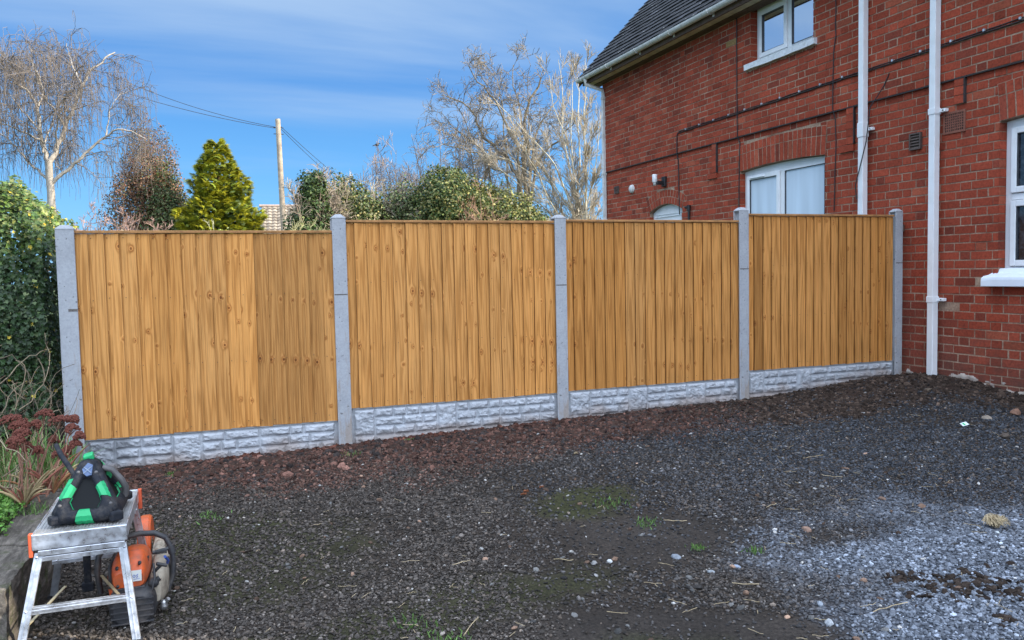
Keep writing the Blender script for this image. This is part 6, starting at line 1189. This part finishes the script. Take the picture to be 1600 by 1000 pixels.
for u, D, zt, w, ct, lab in ((838, 26, 3.6, 1.0, (.26, .18, .13), 'low brown shrub under the big bare oak'), (880, 22, 3.2, .8, (.38, .32, .22), 'low pale shrub at the foot of the pale stems, left side'), (925, 27, 4.6, 1.0, (.34, .26, .19), 'brown shrub behind the pale stems next to the house corner')):
    shrub('bare_shrub', lab, u, D, zt, w, 16, (.25, .2, .15), ct, None, 900, OLV + RUS, .6, 0, 3, 4, .015, lsize=.04)
# ---- telegraph pole and wires
D = 30; pt_ = at(434, 186, D); pb = at(443, 355, D); px0 = pb[0] + (pb[0] - pt_[0]) * pb[2] / (pt_[2] - pb[2]); py0 = pb[1] + (pb[1] - pt_[1]) * pb[2] / (pt_[2] - pb[2])
m_pole = simple('weathered_pole', (.36, .29, .21), .85, 0, .25, 9, .3, .01, dirt=(.16, .12, .09), dsc=3, damt=.6); m_wire = simple('overhead_wire', (.03, .03, .035), .6)
t_ = thing('telegraph_pole', 'weathered wooden telegraph pole between the golden conifer and the ivy trees', 'pole', (px0, py0, 0)); mb = MB(); mb.tube([(px0, py0, 0), tuple(pb), tuple(pt_)], [.105, .098, .085], 12); mb.build('pole', m_pole, t_)
for dz in (.30, .52): mb = MB(); mb.tube([pt_ + np.array([-.16, 0, -dz]), pt_ + np.array([.18, 0, -dz])], .014, 6); mb.build('step_bolt', m_wire, t_)
for (p, q_, sg, lab) in ((pt_ + np.array([-.1, 0, -.28]), at(175, 118, 33), -.20, 'upper thin black overhead wire running left from the pole'), (pt_ + np.array([-.1, 0, -.32]), at(150, 130, 31), -.14, 'lower thin black overhead wire running left from the pole'),
                         (pt_ + np.array([.1, 0, -.26]), at(560, 300, 48), -.1, 'upper thin wire falling right from the pole to the trees'), (pt_ + np.array([.1, 0, -.34]), at(548, 300, 46), -.1, 'lower thin wire falling right from the pole to the trees')):
    mb = MB(); mb.tube(curve(p, q_, sg, 14), .0095, 5); tag(mb.build('overhead_wire', m_wire, origin=tuple(p)), lab, 'wire', 'overhead wires')
# ---- far house roof
D = 36; a0 = at(409, 323, D); a1 = at(520, 323, D); e0 = at(413, 362, D - 2.2); t_ = thing('bungalow', 'distant low house with a pale brown tiled roof beside the telegraph pole', 'house', (a0[0] + 2, a0[1] + 1, 0))
m_ft = simple('far_tiles', (1, 1, 1), .85, 0, .25, 10, useattr=True); mb = MB(); rx = np.array([math.cos(.10), -math.sin(.10), 0]); zr, ze = a0[2], 2.35; run = 2.5; fy_ = np.array([math.sin(.10), math.cos(.10), 0]); nrw, ncl = 16, 34
for i in range(nrw):
    for j in range(ncl):
        s0, s1 = i / nrw, (i + 1.15) / nrw; o0 = a0 + rx * (j * .21 + (i % 2) * .0); P4 = []
        for s_, h_ in ((s0, .0), (s1, .045)):
            for w_ in (0, .10, .20): P4.append(o0 + rx * w_ - fy_ * run * s_ + np.array([0, 0, -(zr - ze) * s_ + h_ + (.035 if w_ == .10 else 0)]))
        mb.add(P4, [(0, 1, 4, 3), (1, 2, 5, 4)], 0, np.array([.24, .20, .15]) * rng.uniform(.6, 1.3)); mb.add([P4[3], P4[4], P4[5], P4[5] - np.array([0, 0, .05]), P4[3] - np.array([0, 0, .05])], [(0, 1, 2), (0, 2, 3), (0, 3, 4)], 0, (.12, .09, .07))
L_ = rx * ncl * .21; mb.add([a0, a0 + L_, a0 + L_ + fy_ * run - np.array([0, 0, zr - ze]), a0 + fy_ * run - np.array([0, 0, zr - ze])], [(0, 1, 2, 3)], 0, (.3, .22, .17)); mb.tube([a0 - rx * .1 + (0, 0, .03), a0 + L_ + (0, 0, .03)], .07, 6, 0, (.32, .24, .19)); mb.build('roof', m_ft, t_)
mb = MB(); z0_ = np.array([0, 0, 1]); e_ = a0 - fy_ * run - z0_ * (zr - ze); w_ = a0 + fy_ * run - z0_ * (zr - ze); gp = lambda p, z: np.array([p[0], p[1], z]); ii = rx * .25; ej, wj = e_ + fy_ * .25, w_ - fy_ * .25
mb.raw([gp(ej + ii, 0), gp(ej + ii, ze), a0 + ii - z0_ * .12, gp(wj + ii, ze), gp(wj + ii, 0), gp(ej + L_ - ii, 0), gp(ej + L_ - ii, ze), gp(wj + L_ - ii, 0), gp(wj + L_ - ii, ze)], [(0, 1, 3, 4), (1, 2, 3), (0, 5, 6, 1), (4, 3, 8, 7)], 0, (.30, .14, .10)); mb.build('wall', m_bark, t_)
mb = MB(); mb.raw([e_ - rx * .02, a0 - rx * .02, w_ - rx * .02, w_ - rx * .02 - z0_ * .2, a0 - rx * .02 - z0_ * .2, e_ - rx * .02 - z0_ * .2], [(0, 1, 4, 5), (1, 2, 3, 4)], 0, (.05, .04, .035)); mb.build('barge_board', m_bark, t_)
# a second bird sized detail: small bird on the bare tree
bp = at(589, 226, 27); mb = MB(); mb.inst(STONES[0], ICF, np.array([bp]), np.eye(3)[None], np.array([[.07, .05, .05]]), np.array([(.03, .03, .03)])); mb.tube([bp + (-.06, 0, -.01), bp + (-.15, 0, -.05)], [.02, .008], 5, 0, (.03, .03, .03)); mb.inst(STONES[1], ICF, np.array([bp + (.06, 0, .045)]), np.eye(3)[None], np.array([[.032, .03, .03]]), np.array([(.03, .03, .03)])); mb.tube([bp + (.08, 0, .045), bp + (.125, 0, .04)], [.010, .002], 4, 0, (.03, .03, .03)); tag(mb.build('bird', m_bark, origin=tuple(bp)), 'tiny dark bird perched on the topmost twig of the far bare trees', 'bird')
